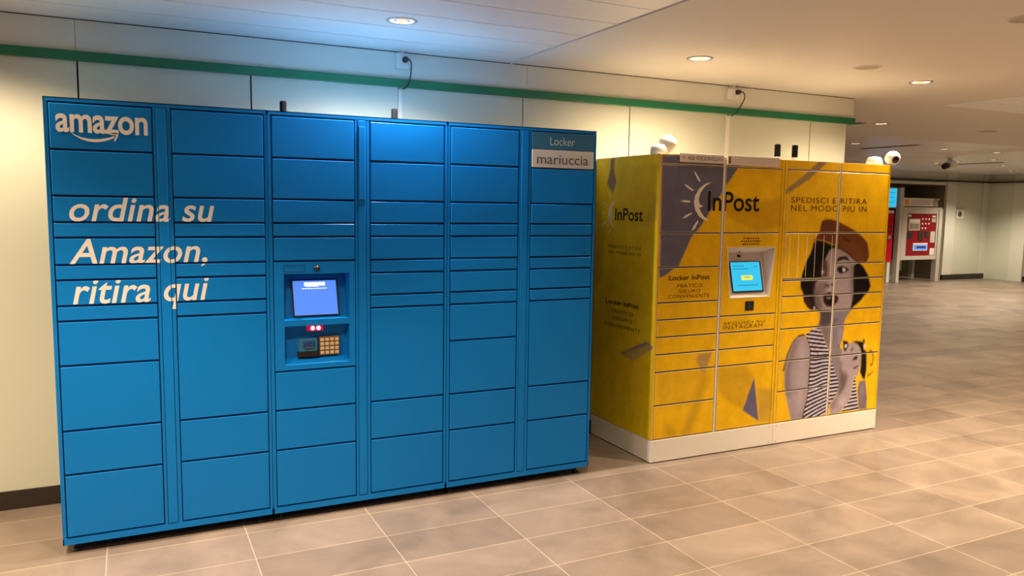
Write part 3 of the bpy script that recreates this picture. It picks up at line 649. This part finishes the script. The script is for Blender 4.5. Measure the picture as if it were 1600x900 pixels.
# stub antennas on the lockers
an = thing('antenna', 'black stub antenna on the blue lockers above the touchscreen', 'antenna', (1.012, .30, ZT+.001), 'black stub antennas on the lockers')
MB().lathe((1.012, .30, ZT+.001), (0, 0, 1), [(0, .020), (.006, .020), (.008, .012), (.018, .012)], 18).build('base', 'antenna', an)
MB().lathe((1.012, .30, ZT+.001), (0, 0, 1), [(.016, .0165), (.075, .0165), (.081, .014), (.083, .0005)], 18).build('mast', 'antenna', an)
copy_tree(an, (1.586, .30, ZT+.001), 'black stub antenna on the blue lockers beside the white cable trunking')
HT = 1.857
a2 = thing('antenna', 'left black stub antenna of the pair on top of the yellow lockers', 'antenna', (4.288, .30, HT), 'black stub antennas on the lockers')
MB().lathe((4.288, .30, HT), (0, 0, 1), [(0, .019), (.034, .019), (.044, .016)], 18).build('base', 'label_white', a2)
MB().lathe((4.288, .30, HT), (0, 0, 1), [(.044, .0205), (.120, .0205), (.126, .018), (.128, .0005)], 18).build('mast', 'antenna', a2)
copy_tree(a2, (4.447, .30, HT+.001), 'right black stub antenna of the pair on top of the yellow lockers')

# ------------------------------------------------------------------ yellow parcel lockers with a printed foil
LGT = np.array([1.0, .74, .48])                        # takes the tint of the warm lamps out of the colours read off the print
def ink(c): return np.clip(np.array(lin(c))/LGT*.92, 0, .9)
YEL = ink((248, 173, 8))
def soft_mask(poly, xs, zs, soft):
    X, Z = np.meshgrid(xs, zs); ins = np.zeros(X.shape, bool); n = len(poly)
    for i in range(n):
        (x0, z0), (x1, z1) = poly[i], poly[(i+1) % n]
        if z0 == z1: continue
        c = ((z0 > Z) != (z1 > Z)) & (X < (x1-x0)*(Z-z0)/(z1-z0)+x0); ins ^= c
    m = ins.astype(float); r = max(1, int(round(soft/(xs[1]-xs[0])/1.2)))
    for _ in range(2):
        for ax in (0, 1):
            p = np.pad(m, [(r, r) if a == ax else (0, 0) for a in (0, 1)], mode='edge')
            c = np.cumsum(p, axis=ax); z = np.zeros_like(np.take(c, [0], axis=ax)); c = np.concatenate([z, c], axis=ax)
            w = 2*r+1
            m = (np.take(c, range(w, c.shape[ax]), axis=ax)-np.take(c, range(0, c.shape[ax]-w), axis=ax))/w
    return m
def paint(shapes, a0, a1, z0, z1, res, base=YEL, shirt=False):
    xs = np.arange(a0, a1+res, res); zs = np.arange(z0, z1+res, res)
    img = base(*np.meshgrid(xs, zs)).copy() if callable(base) else np.ones((len(zs), len(xs), 3))*base
    def put(poly, col, soft, op):
        nonlocal img
        px = [p[0] for p in poly]; pz = [p[1] for p in poly]
        i0 = max(0, int((min(px)-a0-.05)/res)); i1 = min(len(xs), int((max(px)-a0+.05)/res)+2)
        k0 = max(0, int((min(pz)-z0-.05)/res)); k1 = min(len(zs), int((max(pz)-z0+.05)/res)+2)
        if i1-i0 < 3 or k1-k0 < 3: return
        m = (soft_mask(poly, xs[i0:i1], zs[k0:k1], soft)*op)[..., None]
        c = col(xs[i0:i1], zs[k0:k1]) if callable(col) else col
        img[k0:k1, i0:i1] = img[k0:k1, i0:i1]*(1-m)+c*m
    for col, soft, op, poly in shapes: put(poly, ink(col), soft, op)
    if shirt:
        wht, blk = ink((206, 178, 168)), ink((40, 22, 22))
        def stripes(right):
            def f(x, z):
                X, Z = np.meshgrid(x, z)
                if right: ph = Z-.10*(X-4.556)*np.clip((.42-Z)*3, -.3, .6)
                else:
                    bend = np.clip((.66-Z)/.5, 0, 1)
                    ph = Z+(.16-.52*bend)*(X-4.46)+.010*np.sin((X-4.36)*30)*np.clip((.62-Z)*4, 0, 1)*np.clip((Z-.28)*6, 0, 1)
                s = .5+.5*np.sin(2*np.pi*ph/.0262); s = np.clip((s-.5)*2.6+.5, 0, 1)[..., None]
                return blk*(1-s)+wht*s
            return f
        left = [(min(x, 4.556), z) for x, z in SHIRT]; put(left, stripes(False), .002, 1)
        put([(max(x, 4.5545), z) for x, z in SHIRT], stripes(True), .002, 1)
        put(SHIRT_SLIVER, stripes(True), .002, 1)
        put(STRAP, ink((70, 44, 36)), .002, .8)
    def sample(A, Z):
        i = np.clip(np.round((A-a0)/res).astype(int), 0, len(xs)-1); k = np.clip(np.round((Z-z0)/res).astype(int), 0, len(zs)-1)
        return img[k, i]
    return sample
X0, HI, ZP = 3.092, 1.857, .142
XM, X1 = 4.0655, 5.039
art_front = paint(FRONT_SHAPES, X0-.01, XM+.1, ZP, HI+.01, .003)
def _portrait():
    # the shirt lies over the arm outline and under the forearm, so it goes in at its own place in the stack
    cut = [i for i, s in enumerate(PORTRAIT) if s[0] == (126, 98, 90)][0]
    a = paint(FRONT_SHAPES+PORTRAIT[:cut], XM-.1, X1+.01, ZP, HI+.01, .0022, shirt=True)
    return paint(PORTRAIT[cut:], XM-.1, X1+.01, ZP, HI+.01, .0022, base=a)
art_portrait = _portrait()
art_side = paint(SIDE_SHAPES, -.01, .70, ZP, HI+.01, .004, base=ink((230, 178, 18)))

def printed(name, parent, x0, x1, z0, z1, art, res, y=-.004, back=.012, edge='cream', hole=None, ch=.0016, plane='y'):
    nx, nz = max(2, int((x1-x0-2*ch)/res)), max(2, int((z1-z0-2*ch)/res))
    gx = np.linspace(x0+ch, x1-ch, nx+1); gz = np.linspace(z0+ch, z1-ch, nz+1)
    A, Z = np.meshgrid(gx, gz); col = art(A, Z).reshape(-1, 3)
    if plane == 'y': V = np.stack([A.ravel(), np.full(A.size, y), Z.ravel()], 1)
    else: V = np.stack([np.full(A.size, y), A.ravel(), Z.ravel()], 1)
    I = np.arange((nx+1)*(nz+1)).reshape(nz+1, nx+1)
    F = np.stack([I[:-1, :-1].ravel(), I[:-1, 1:].ravel(), I[1:, 1:].ravel(), I[1:, :-1].ravel()], 1)
    if plane != 'y': F = F[:, ::-1]
    if hole is not None:
        cA = (A[:-1, :-1]+A[1:, 1:]).ravel()/2; cZ = (Z[:-1, :-1]+Z[1:, 1:]).ravel()/2
        F = F[~hole(cA, cZ)]
    n = len(V); d = .0016
    def P(a, z, yy): return (a, yy, z) if plane == 'y' else (yy, a, z)
    ring = []
    for yy, e in ((y, ch), (y+d, 0), (back, 0)):
        ring += [P(x0+e, z0+e, yy), P(x1-e, z0+e, yy), P(x1-e, z1-e, yy), P(x0+e, z1-e, yy)]
    R = [[n+a*4+i, n+a*4+(i+1) % 4, n+(a+1)*4+(i+1) % 4, n+(a+1)*4+i] for a in (0, 1) for i in range(4)]
    if plane == 'y': R = [q[::-1] for q in R]
    o = np.array(WORLD[parent.name])
    me = bpy.data.meshes.new(name); me.from_pydata((np.vstack([V, ring])-o).tolist(), [], F.tolist()+R)
    me.materials.append(M['foil']); me.materials.append(M[edge])
    me.materials.append(M['dark_gap'])
    me.polygons.foreach_set('material_index', [0]*len(F)+[1]*4+[2 if edge == 'cream' else 1]*4)
    at = me.color_attributes.new('print', 'FLOAT_COLOR', 'POINT')
    c = np.ones((len(V)+12, 4)); c[:n, :3] = col; c[n:, :3] = YEL
    at.data.foreach_set('color', c.ravel()); me.update()
    return link(name, me, parent)
ZI = [1.797, 1.395, 1.190, .9795, .877, .772, .667, .560, .355, .146]
g = .0034
def yellow_unit(k):
    xa, xb = (X0, XM-.0008) if k == 0 else (XM+.0008, X1)
    t = thing('parcel_locker', ('yellow parcel locker unit on the left, with screen and crescent moon logo',
              'yellow parcel locker unit on the right, printed with a woman in hat and striped shirt')[k], 'locker', (xa, 0, 0), 'yellow parcel locker units')
    mb = MB()
    if k == 0:                                          # the carcass leaves room for the screen recess
        mb.box(xa+.001, 3.60, .0135, .684, ZP+.001, HI-.002, 2); mb.box(4.03, xb-.001, .0135, .684, ZP+.001, HI-.002, 2)
        mb.box(3.60, 4.03, .0135, .684, ZP+.001, .96, 2); mb.box(3.60, 4.03, .0135, .684, 1.32, HI-.002, 2); mb.box(3.60, 4.03, .10, .684, .96, 1.32, 2)
    else: mb.box(xa+.001, xb-.001, .0135, .684, ZP+.001, HI-.002, 2)
    mb.box(xa, xb, .0125, .686, HI-.004, HI, 1)                    # top sheet
    if k == 1: mb.box(xb-.002, xb, .002, .686, ZP, HI, 0)
    mb.box(xa, xb, .0, .02, ZI[-1]-.003, ZI[-1]-.0005, 0)
    mb.box(xa, xb, .0, .02, ZI[0]+.001, 1.8025, 1)
    mb.build('body', ['yellow', 'cream', 'dark_gap'], t)
    c1, c2, post = ((3.1085, 3.563), (3.5865, 4.0395), 3.5748) if k == 0 else ((4.0925, 4.5455), (4.5645, 5.0225), 4.555)
    mb = MB().box(c1[1]+.0035, c2[0]-.0035, -.003, .015, ZI[-1], HI-.001); mb.build('centre_post', 'cream', t, .0015)
    art, res = (art_front, .0045) if k == 0 else (art_portrait, .0031)
    def up(name, x0, x1, z0, z1, **kw): return printed(name, t, x0, x1, z0, z1, art, kw.pop('res', res), **kw)
    up('side_post', xa+.0005, c1[0]-.002, ZI[-1], HI-.0005, edge='yellow'); up('side_post', c2[1]+.002, xb-.0005, ZI[-1], HI-.0005, edge='yellow')
    for c in (c1, c2): up('header_panel', c[0], c[1], 1.803, HI, edge='yellow', ch=.001)
    if k == 0: R1, R2 = [(0,1),(1,2),(2,3),(3,4),(4,5),(5,6),(6,7),(7,8),(8,9)], [(0,1),('k',),(4,5),(5,6),(6,7),(7,9)]
    else: R1, R2 = [(0,1),('r',),(2.5,3),(3,4),(4,5),(5,7),(7,8),(8,9)], [(0,1),(1,2),(2,2.5),(2.5,3),(3,4),(4,5),(5,7),(7,9)]
    if k == 1: zof = lambda i: 1.086 if i == 2.5 else (.768 if i == 5 else (.5565 if i == 7 else (.352 if i == 8 else (.981 if i == 3 else (.8735 if i == 4 else ZI[i])))))
    else: zof = lambda i: ZI[i]
    for c, rows in ((c1, R1), (c2, R2)):
        for rw in rows:
            if rw[0] == 'k': yellow_kiosk(t, c); continue
            if rw[0] == 'r':
                d = up('door', c[0], c[1], 1.094+g, ZI[1]-g)
                for i in range(6):                                  # thin raised ribs on this door
                    x = 4.136+i*.0755
                    MB().cyl((x, -.0042, 1.105), (x, -.0042, 1.378), .0014, n=8).build('rib', 'cream', d)
                MB().box(c[0], c[1], -.003, .012, 1.0855+g, 1.0925).build('lower_lip', 'cream', t, .001)
                continue
            z0, z1 = zof(rw[1])+g, zof(rw[0])-g
            if k == 1 and rw == (2.5, 3) and c is c1: z1 = 1.0845-g
            up('door', c[0], c[1], z0, z1)
    pl = MB().box(xa, xb, -.006, .68, .006, ZP-.001).build('plinth', 'plinth', t, .002)
    for sx in (xa+.03, xb-.03):
        for sz in (.022, .125):
            MB().lathe((sx, -.006, sz), (0, -1, 0), [(0, .004), (.0012, .0035), (.0014, .0003)], 10).build('screw', 'grille', pl)
    return t
def yellow_kiosk(t, c):
    z0, z1 = ZI[4]+g, ZI[1]-g
    T = [(3.627, 1.301), (4.010, 1.301), (3.980, .990), (3.660, .990)]       # opening, wider at the top
    def hole(A, Z):
        f = (1.301-Z)/.311; return (Z < 1.3) & (Z > .991) & (A > 3.628+.033*f) & (A < 4.009-.03*f)
    p = printed('kiosk_panel', t, c[0], c[1], z0, z1, art_front, .004, hole=hole, edge='cream')
    y0 = -.0055
    inn = [(3.668, .078, 1.262), (3.972, .078, 1.262), (3.964, .016, 1.010), (3.676, .016, 1.010)]
    out = [(a, y0, z) for a, z in T]; rim = [(a+dx, y0, z+dz) for (a, z), (dx, dz) in zip(T, ((-.006, .005), (.006, .005), (.006, -.005), (-.006, -.005)))]
    rb = [(a, -.003, z) for a, y, z in rim]
    mb = MB(); mb.add(rb+rim+out+inn, [(0,1,5,4), (1,2,6,5), (2,3,7,6), (3,0,4,7), (4,5,9,8), (5,6,10,9), (6,7,11,10), (7,4,8,11), (8,9,13,12), (9,10,14,13), (10,11,15,14), (11,8,12,15), (12,13,14,15)])
    b = mb.build('screen_bezel', 'notice', t); b['label'] = 'white recessed bezel narrowing downwards'
    sb, st_ = Vector((3.818, .014, 1.028)), Vector((3.826, .056, 1.205)); up = (st_-sb).normalized(); up = Vector((0, up.y, up.z)).normalized()
    n = Vector((0, -up.z, up.y)); H_ = .183
    def slab(cx, w, h0, h1, f, mb, th=.008):
        q = [sb+Vector((cx+sx*w, 0, 0))+up*h+n*ff for ff in (f-th, f) for sx, h in ((-1, h0), (1, h0), (1, h1), (-1, h1))]
        mb.add(q, [(0,1,2,3), (7,6,5,4), (0,4,5,1), (1,5,6,2), (2,6,7,3), (3,7,4,0)])
    mb = MB(); slab(.003, .126, -.010, H_+.006, .004, mb, .012); s = mb.build('touchscreen', 'machine_dark', t)
    mb = MB(); slab(-.002, .118, 0, H_, .006, mb); mb.build('display', 'screen_cyan', s)
    mb = MB(); slab(0, .046, .068, .098, .007, mb); mb.build('screen_button', 'screen_yellow', s)
    mb = MB()
    for a, w, h in ((-.06, .045, .155), (-.045, .06, .137), (.08, .012, .15), (0, .085, .032), (0, .022, .083)): slab(a, w, h, h+.005, .0076, mb)
    mb.build('screen_text', 'screen_text', s)
    for z, r in ((1.274, .0055), (1.246, .0075)):
        MB().lathe((3.772 if z > 1.26 else 3.777, .055, z), (0, -1, 0), [(-.03, r), (.004, r), (.006, r*.6), (.0065, .0004)], 14).build('camera_lens', 'black', t)
    q = MB().box(3.783, 3.853, -.010, .0, .904, .964).build('code_scanner', 'black', t, .003)
    MB().box(3.805, 3.822, -.012, -.009, .918, .950).build('scanner_window', 'machine_dark', q, .001)
    decal('small_print', bar_rows([(3.745, 3.88, 1.356, 1.364, 7), (3.728, 3.893, 1.338, 1.347, 9), (3.738, 3.88, 1.320, 1.328, 8)]), 'brown_text', t, ('y', -.0050))
yu = [yellow_unit(0), yellow_unit(1)]
# left side sheet with its print
sidep = printed('side_panel', yu[0], .004, .686, ZP+.001, HI-.004, art_side, .006, y=X0-.0015, back=X0+.0008, edge='yellow', plane='x')
YD = ('y', -.0050)
cols0 = [(3.109, 3.5625, ZP, HI), (3.578, 3.5715, ZP, HI), (3.587, 4.039, ZP, HI)]
cols1 = [(4.093, 4.545, ZP, HI), (4.565, 5.022, ZP, HI)]
decal('logo_lettering', text_faces('InPost', 3.453, 3.862, 1.527, 1.646, .012), 'black_text', yu[0], YD, [cols0[0], cols0[2]])
decal('logo_moon', merge([poly_faces(p) for p in MOON]), 'moon', yu[0], YD)
for txt, a0, a1, z0, z1, mt, bd in (('Locker InPost', 3.185, 3.490, 1.112, 1.142, 'black_text', .012), ('PRATICO', 3.247, 3.437, 1.066, 1.088, 'brown_text', 0),
        ('SICURO', 3.262, 3.424, 1.034, 1.055, 'brown_text', 0), ('CONVENIENTE', 3.184, 3.494, 1.003, 1.025, 'brown_text', 0),
        ('SEGUICI SU', 3.618, 3.955, .822, .838, 'brown_text', 0), ('INSTAGRAM', 3.616, 3.936, .791, .817, 'brown_text', 0)):
    write('print_lettering', txt, text_faces(txt, a0, a1, z0, z1, bd, 0, 1.15 if mt == 'brown_text' else 1), mt, yu[0], YD)
for txt, z0, z1, a1 in (('SPEDISCI E RITIRA', 1.587, 1.624, 4.818), ('NEL MODO PIÙ IN', 1.535, 1.583, 4.822)):
    write('print_lettering', txt, text_faces(txt, 4.130, a1, z0, z1, 0, 0, 1.15), 'brown_text', yu[1], YD, cols1)
def side_text(txt, ya, yb, z0, z1, mt, bd=0., sp=1.):
    vs, fs = text_faces(txt, 0, 1, z0, z1, bd, 0, sp)
    for wv, wf in words(txt, (vs, fs)):
        decal('print_lettering', ([(ya+(yb-ya)*a, z) for a, z in wv], wf), mt, yu[0], ('x', X0-.0026))
side_text('InPost', .449, .146, 1.459, 1.536, 'black_text', .012)
side_text('SPEDISCI E RITIRA', .524, .150, 1.284, 1.303, 'brown_text', 0, 1.15); side_text('NEL MODO PIÙ IN', .513, .158, 1.246, 1.270, 'brown_text', 0, 1.15)
side_text('Locker InPost', .528, .156, .922, .952, 'black_text', .012)
side_text('PRATICO', .458, .214, .868, .891, 'brown_text', 0, 1.15); side_text('SICURO', .443, .224, .826, .848, 'brown_text', 0, 1.15)
side_text('CONVENIENTE', .537, .136, .778, .800, 'brown_text', 0, 1.15)
decal('logo_moon', merge([poly_faces(p) for p in SIDE_MOON]), 'moon', yu[0], ('x', X0-.0026))
# two notices stuck over the header
n1 = MB().box(3.231, 3.566, -.0075, -.0040, 1.814, 1.866).build('notice_strip', 'notice', yu[0], .001); n1['label'] = 'white notice with camera symbol and AREA VIDEOSORVEGLIATA'
decal('lettering', text_faces('AREA VIDEOSORVEGLIATA', 3.286, 3.556, 1.827, 1.853, .014), 'notice_ink', n1, ('y', -.0081))
decal('camera_symbol', merge([poly_faces([(3.243, 1.842), (3.256, 1.852), (3.263, 1.846), (3.250, 1.836)]), poly_faces([(3.258, 1.838), (3.270, 1.850), (3.275, 1.842), (3.265, 1.832)]), poly_faces([(3.248, 1.832), (3.268, 1.826), (3.266, 1.829)])]), 'grille', n1, ('y', -.0081))
n2 = MB().box(3.590, 4.012, -.0075, -.0040, 1.809, 1.866).build('notice_strip', 'notice', yu[0], .001); n2['label'] = 'white notice with dark block and faint lines of small print'
decal('ink_block', merge([poly_faces([(3.600, 1.816), (3.616, 1.816), (3.616, 1.858), (3.600, 1.858)])]), 'notice_ink', n2, ('y', -.0081))
decal('small_print', bar_rows([(3.64, 3.99, 1.852, 1.8545, 24), (3.64, 3.97, 1.842, 1.8445, 20), (3.64, 3.99, 1.832, 1.8345, 26), (3.64, 3.90, 1.822, 1.8245, 18)]), 'grille', n2, ('y', -.0081))

# ------------------------------------------------------------------ turret cameras on the corners of the yellow lockers
def turret(name_label, base, axis, ball, r, look):
    t = thing('security_camera', name_label, 'security camera', base, 'white turret cameras on the yellow lockers')
    b = Vector(base); a = Vector(axis).normalized(); c = Vector(ball); d = Vector(look).normalized()
    MB().lathe(b, a, [(0, r*1.05), (.006, r*1.1), (.038, r*1.0), (.056, r*.75), (.062, .001)], 26).build('base', 'cctv', t)
    prof = [(-r, .0005)]+[(-r*math.cos(q), r*math.sin(q)) for q in [i*math.pi/14 for i in range(1, 10)]]
    prof += [(r*.62, r*.80), (r*.80, r*.62), (r*.86, r*.50), (r*.82, r*.46)]
    MB().lathe(c, d, prof, 26).build('housing', 'cctv', t)
    MB().lathe(c, d, [(r*.60, r*.50), (r*.80, r*.46), (r*.86, r*.30), (r*.88, .0005)], 22).build('lens', 'black', t)
    return t
turret('white turret camera on the left front corner of the yellow lockers', (3.150, .085, HI+.001), (0, 0, 1), (3.200, .075, HI+.066), .052, (.75, -.15, -.5))
turret('white turret camera with black lens on right front corner of the yellow lockers', (4.975, .085, HI), (0, 0, 1), (5.075, .02, HI+.050), .050, (-.35, -.85, -.28))

# ------------------------------------------------------------------ sockets, cables and trunking on the wall
def socket(cx, z0, z1, x0, x1, label):
    t = thing('power_socket', label, 'power socket', (cx, YW, z0), 'white socket boxes under the ceiling')
    MB().box(x0, x1, YW-.045, YW-.0005, z0, z1).build('box', 'socket', t, .004)
    MB().box(x0+.010, x1-.006, YW-.050, YW-.044, z0+.014, z1-.010).build('cover', 'socket', t, .003)
    MB().box(x0+.02, x0+.05, YW-.03, YW-.0005, z1-.001, CEIL).build('stub', 'conduit', t)
    return t
def cord(label, plug, pts):
    t = thing('power_cable', label, 'cable', plug, 'black power cables below the sockets')
    p = Vector(plug)
    MB().lathe(p, (0, -1, 0), [(0, .0185), (.012, .0185), (.022, .015), (.030, .012), (.031, .0005)], 18).build('plug', 'black', t)
    MB().tube(pts, .0042, 8).build('cord', 'black', t)
s1 = socket(1.745, 2.318, 2.405, 1.712, 1.786, 'white socket box on the wall above the blue lockers')
cord('black power cable hanging from socket above blue lockers across the green rail', (1.760, YW-.050, 2.366),
     [(1.760, YW-.075, 2.366), (1.776, YW-.080, 2.364), (1.787, YW-.078, 2.350), (1.792, YW-.064, 2.32), (1.794, YW-.050, 2.285), (1.793, YW-.040, 2.255), (1.786, YW-.034, 2.23), (1.772, YW-.030, 2.212), (1.752, YW-.028, 2.204)])
s2 = socket(4.21, 2.316, 2.395, 4.172, 4.252, 'white socket box on the wall above the yellow lockers')
cord('black power cable curling from socket above yellow lockers over the green rail', (4.222, YW-.0505, 2.367),
     [(4.222, YW-.078, 2.367), (4.248, YW-.082, 2.366), (4.266, YW-.078, 2.35), (4.272, YW-.07, 2.322), (4.264, YW-.055, 2.285), (4.250, YW-.038, 2.25), (4.236, YW-.034, 2.226), (4.214, YW-.030, 2.211), (4.196, YW-.028, 2.204)])
for x0, x1, lb in ((1.732, 1.757, 'white cable trunking running down the wall behind the blue lockers'), (4.166, 4.204, 'white cable trunking running down the wall behind the yellow lockers')):
    t = thing('cable_trunking', lb, 'cable trunking', ((x0+x1)/2, YW, .1), 'white cable trunking on the wall')
    MB().box(x0, x1, YW-.006, YW-.0005, .10, 2.206).build('channel', 'conduit', t, .001)
    MB().box(x0+.002, x1-.002, YW-.010, YW-.005, .102, 2.204).build('lid', 'conduit', t, .002)

# ------------------------------------------------------------------ ticket machines in the far recess
YM = 7.86
def machine():
    t = thing('ticket_machine', 'red ticket machine in grey frame with small blue screen, right side of far recess', 'ticket machine', (15.93, YM+.3, 0), 'ticket machines in the far recess')
    for x0, x1, z1 in ((15.225, 15.315, 2.05), (16.505, 16.62, 1.60)):
        MB().box(x0, x1, YM-.02, YM+.10, 0, z1).build('post', 'machine_grey', t, .006)
    for x0, x1 in ((15.60, 15.70), (16.35, 16.43)): MB().box(x0, x1, YM+.45, YM+.55, 0, .52).build('leg', 'machine_grey', t, .004)
    fr = MB(); fr.box(15.345, 15.50, YM, YM+.10, .49, 1.60); fr.box(16.455, 16.505, YM, YM+.10, .49, 1.60); fr.box(15.50, 16.455, YM, YM+.10, 1.50, 1.60); fr.box(15.50, 16.455, YM, YM+.10, .49, .575)
    fr.build('front_frame', 'machine_grey', t)
    MB().box(15.35, 16.50, YM+.10, YM+.60, .49, 1.60).build('cabinet', 'machine_dark', t, .01)
    MB().box(15.315, 15.345, YM+.03, YM+.6, .49, 1.60).build('side_sheet', 'machine_dark', t)
    f = MB().box(15.50, 16.455, YM+.02, YM+.10, .575, 1.50).build('front_panel', 'machine_red', t)
    yf = YM+.02
    def bit(n, x0, x1, z0, z1, m, d=.012): return MB().box(x0, x1, yf-d, yf+.004, z0, z1).build(n, m, f, .003)
    a = bit('window', 15.565, 15.925, 1.13, 1.385, 'machine_grey'); MB().box(15.585, 15.90, yf-.016, yf-.010, 1.31, 1.37).build('window_light', 'label_white', a)
    MB().box(15.60, 15.73, yf-.015, yf-.010, 1.16, 1.28).build('coin_tray', 'olive', a); MB().box(15.75, 15.89, yf-.015, yf-.010, 1.16, 1.28).build('note_tray', 'olive', a)
    for i in range(3):
        for j in range(3):
            if (i, j) != (2, 2): bit('button', 15.985+i*.105, 16.03+i*.105, 1.36-j*.10, 1.40-j*.10, 'label_white')
    bit('card_slot', 15.90, 16.06, .905, 1.12, 'machine_dark'); bit('coin_slot', 16.29, 16.44, .86, 1.11, 'machine_grey'); bit('ticket_slot', 15.53, 15.69, .96, 1.10, 'machine_dark')
    bit('reader', 16.12, 16.24, .98, 1.11, 'machine_dark'); bit('price_plate', 16.30, 16.44, 1.31, 1.40, 'grille'); bit('title_strip', 15.54, 15.63, 1.43, 1.475, 'label_white'); bit('title_strip', 16.32, 16.43, 1.42, 1.46, 'label_white')
    s = bit('screen', 15.735, 16.205, .685, .855, 'label_white', .02); MB().box(15.765, 16.18, yf-.024, yf-.018, .712, .815).build('display', 'screen_blue', s)
    MB().box(15.84, 16.14, yf-.027, yf-.022, .745, .785).build('display_bar', 'machine_dark', s)
    bit('sticker', 16.305, 16.455, .585, .735, 'label_white', .008)
    hb = MB().box(15.33, 16.50, YM-.01, YM+.10, 1.66, 1.835).build('header_sign', 'label_white', t, .004)
    MB().box(15.37, 15.49, YM-.016, YM-.008, 1.685, 1.81).build('sign_emblem', 'orange', hb, .02)
    mb = MB()
    for z in (1.70, 1.735, 1.77): mb.box(15.55, 16.2, YM-.013, YM-.009, z, z+.012)
    mb.build('sign_lines', 'grille', hb)
    MB().lathe((16.36, YM-.01, 1.745), (0, -1, 0), [(0, .085), (.012, .085), (.014, .001)], 24).build('sign_disc', 'grille', hb)
    MB().lathe((16.49, YM-.01, 1.735), (0, -1, 0), [(0, .07), (.016, .07), (.018, .001)], 24).build('sign_ball', 'machine_dark', hb)
    MB().box(15.33, 16.62, YM, YM+.10, 1.60, 1.64).build('top_rail', 'machine_grey', t)
    return t
machine()
t = thing('ticket_machine', 'bright red ticket machine with blue screen above it, behind the yellow lockers', 'ticket machine', (14.65, YM+.3, 0), 'ticket machines in the far recess')
MB().box(14.12, 15.15, YM+.06, YM+.6, .45, 1.575).build('cabinet', 'machine_bright', t, .012)
hs = MB().box(14.10, 15.17, YM+.03, YM+.2, 1.61, 2.05).build('header_box', 'machine_grey', t, .01)
MB().box(14.14, 15.14, YM+.022, YM+.034, 1.635, 2.025).build('display', 'screen_cyan', hs)
mb = MB()
for z in (1.73, 1.83, 1.93): mb.box(14.2, 15.08, YM+.018, YM+.024, z, z+.015)
mb.build('display_lines', 'screen_text', hs)
for x0 in (14.14, 15.05): MB().box(x0, x0+.09, YM+.08, YM+.5, 0, .46).build('leg', 'label_white', t, .004)
MB().lathe((15.02, YM+.05, .985), (0, -1, 0), [(-.01, .05), (.02, .05), (.03, .02), (.04, .02), (.041, .001)], 16).build('lock', 'steel', t)
MB().box(14.9, 15.1, YM+.045, YM+.07, 1.19, 1.22).build('coin_slot', 'machine_dark', t); MB().box(14.9, 15.1, YM+.045, YM+.07, 1.09, 1.12).build('note_slot', 'machine_dark', t)
MB().box(14.9, 15.12, YM+.045, YM+.07, 1.50, 1.56).build('light_strip', 'label_white', t, .004)
# wall notice beside the recess
t = thing('wall_notice', 'small white notice with dark round symbol on the far wall panel', 'notice', (17.415, YF, 1.5), None)
MB().box(17.285, 17.545, YF-.02, YF-.001, 1.385, 1.60).build('plate', 'label_white', t, .003)
MB().lathe((17.40, YF-.02, 1.50), (0, -1, 0), [(0, .062), (.006, .060), (.008, .001)], 20).build('symbol', 'notice_ink', t)
MB().box(17.28, 17.55, YF-.03, YF-.001, 1.625, 1.655).build('top_bar', 'grille', t)
# camera hanging under the distant ceiling
cx, cy = 12.30, 4.74
t = thing('security_camera', 'distant white camera with black hood hanging from the far ceiling', 'security camera', (cx, cy, CEIL), None)
MB().cyl((cx+.05, cy, CEIL), (cx+.05, cy, CEIL-.06), .035).build('stem', 'cctv', t)
MB().lathe((cx+.06, cy, CEIL-.115), (0, 0, 1), [(-.085, .02), (-.075, .07), (-.02, .105), (.03, .10), (.07, .06), (.072, .001)], 22).build('housing', 'cctv', t)
MB().lathe((cx-.03, cy-.02, CEIL-.125), (-.9, -.25, -.15), [(0, .045), (.13, .048), (.14, .04), (.141, .001)], 20).build('lens_hood', 'black', t)
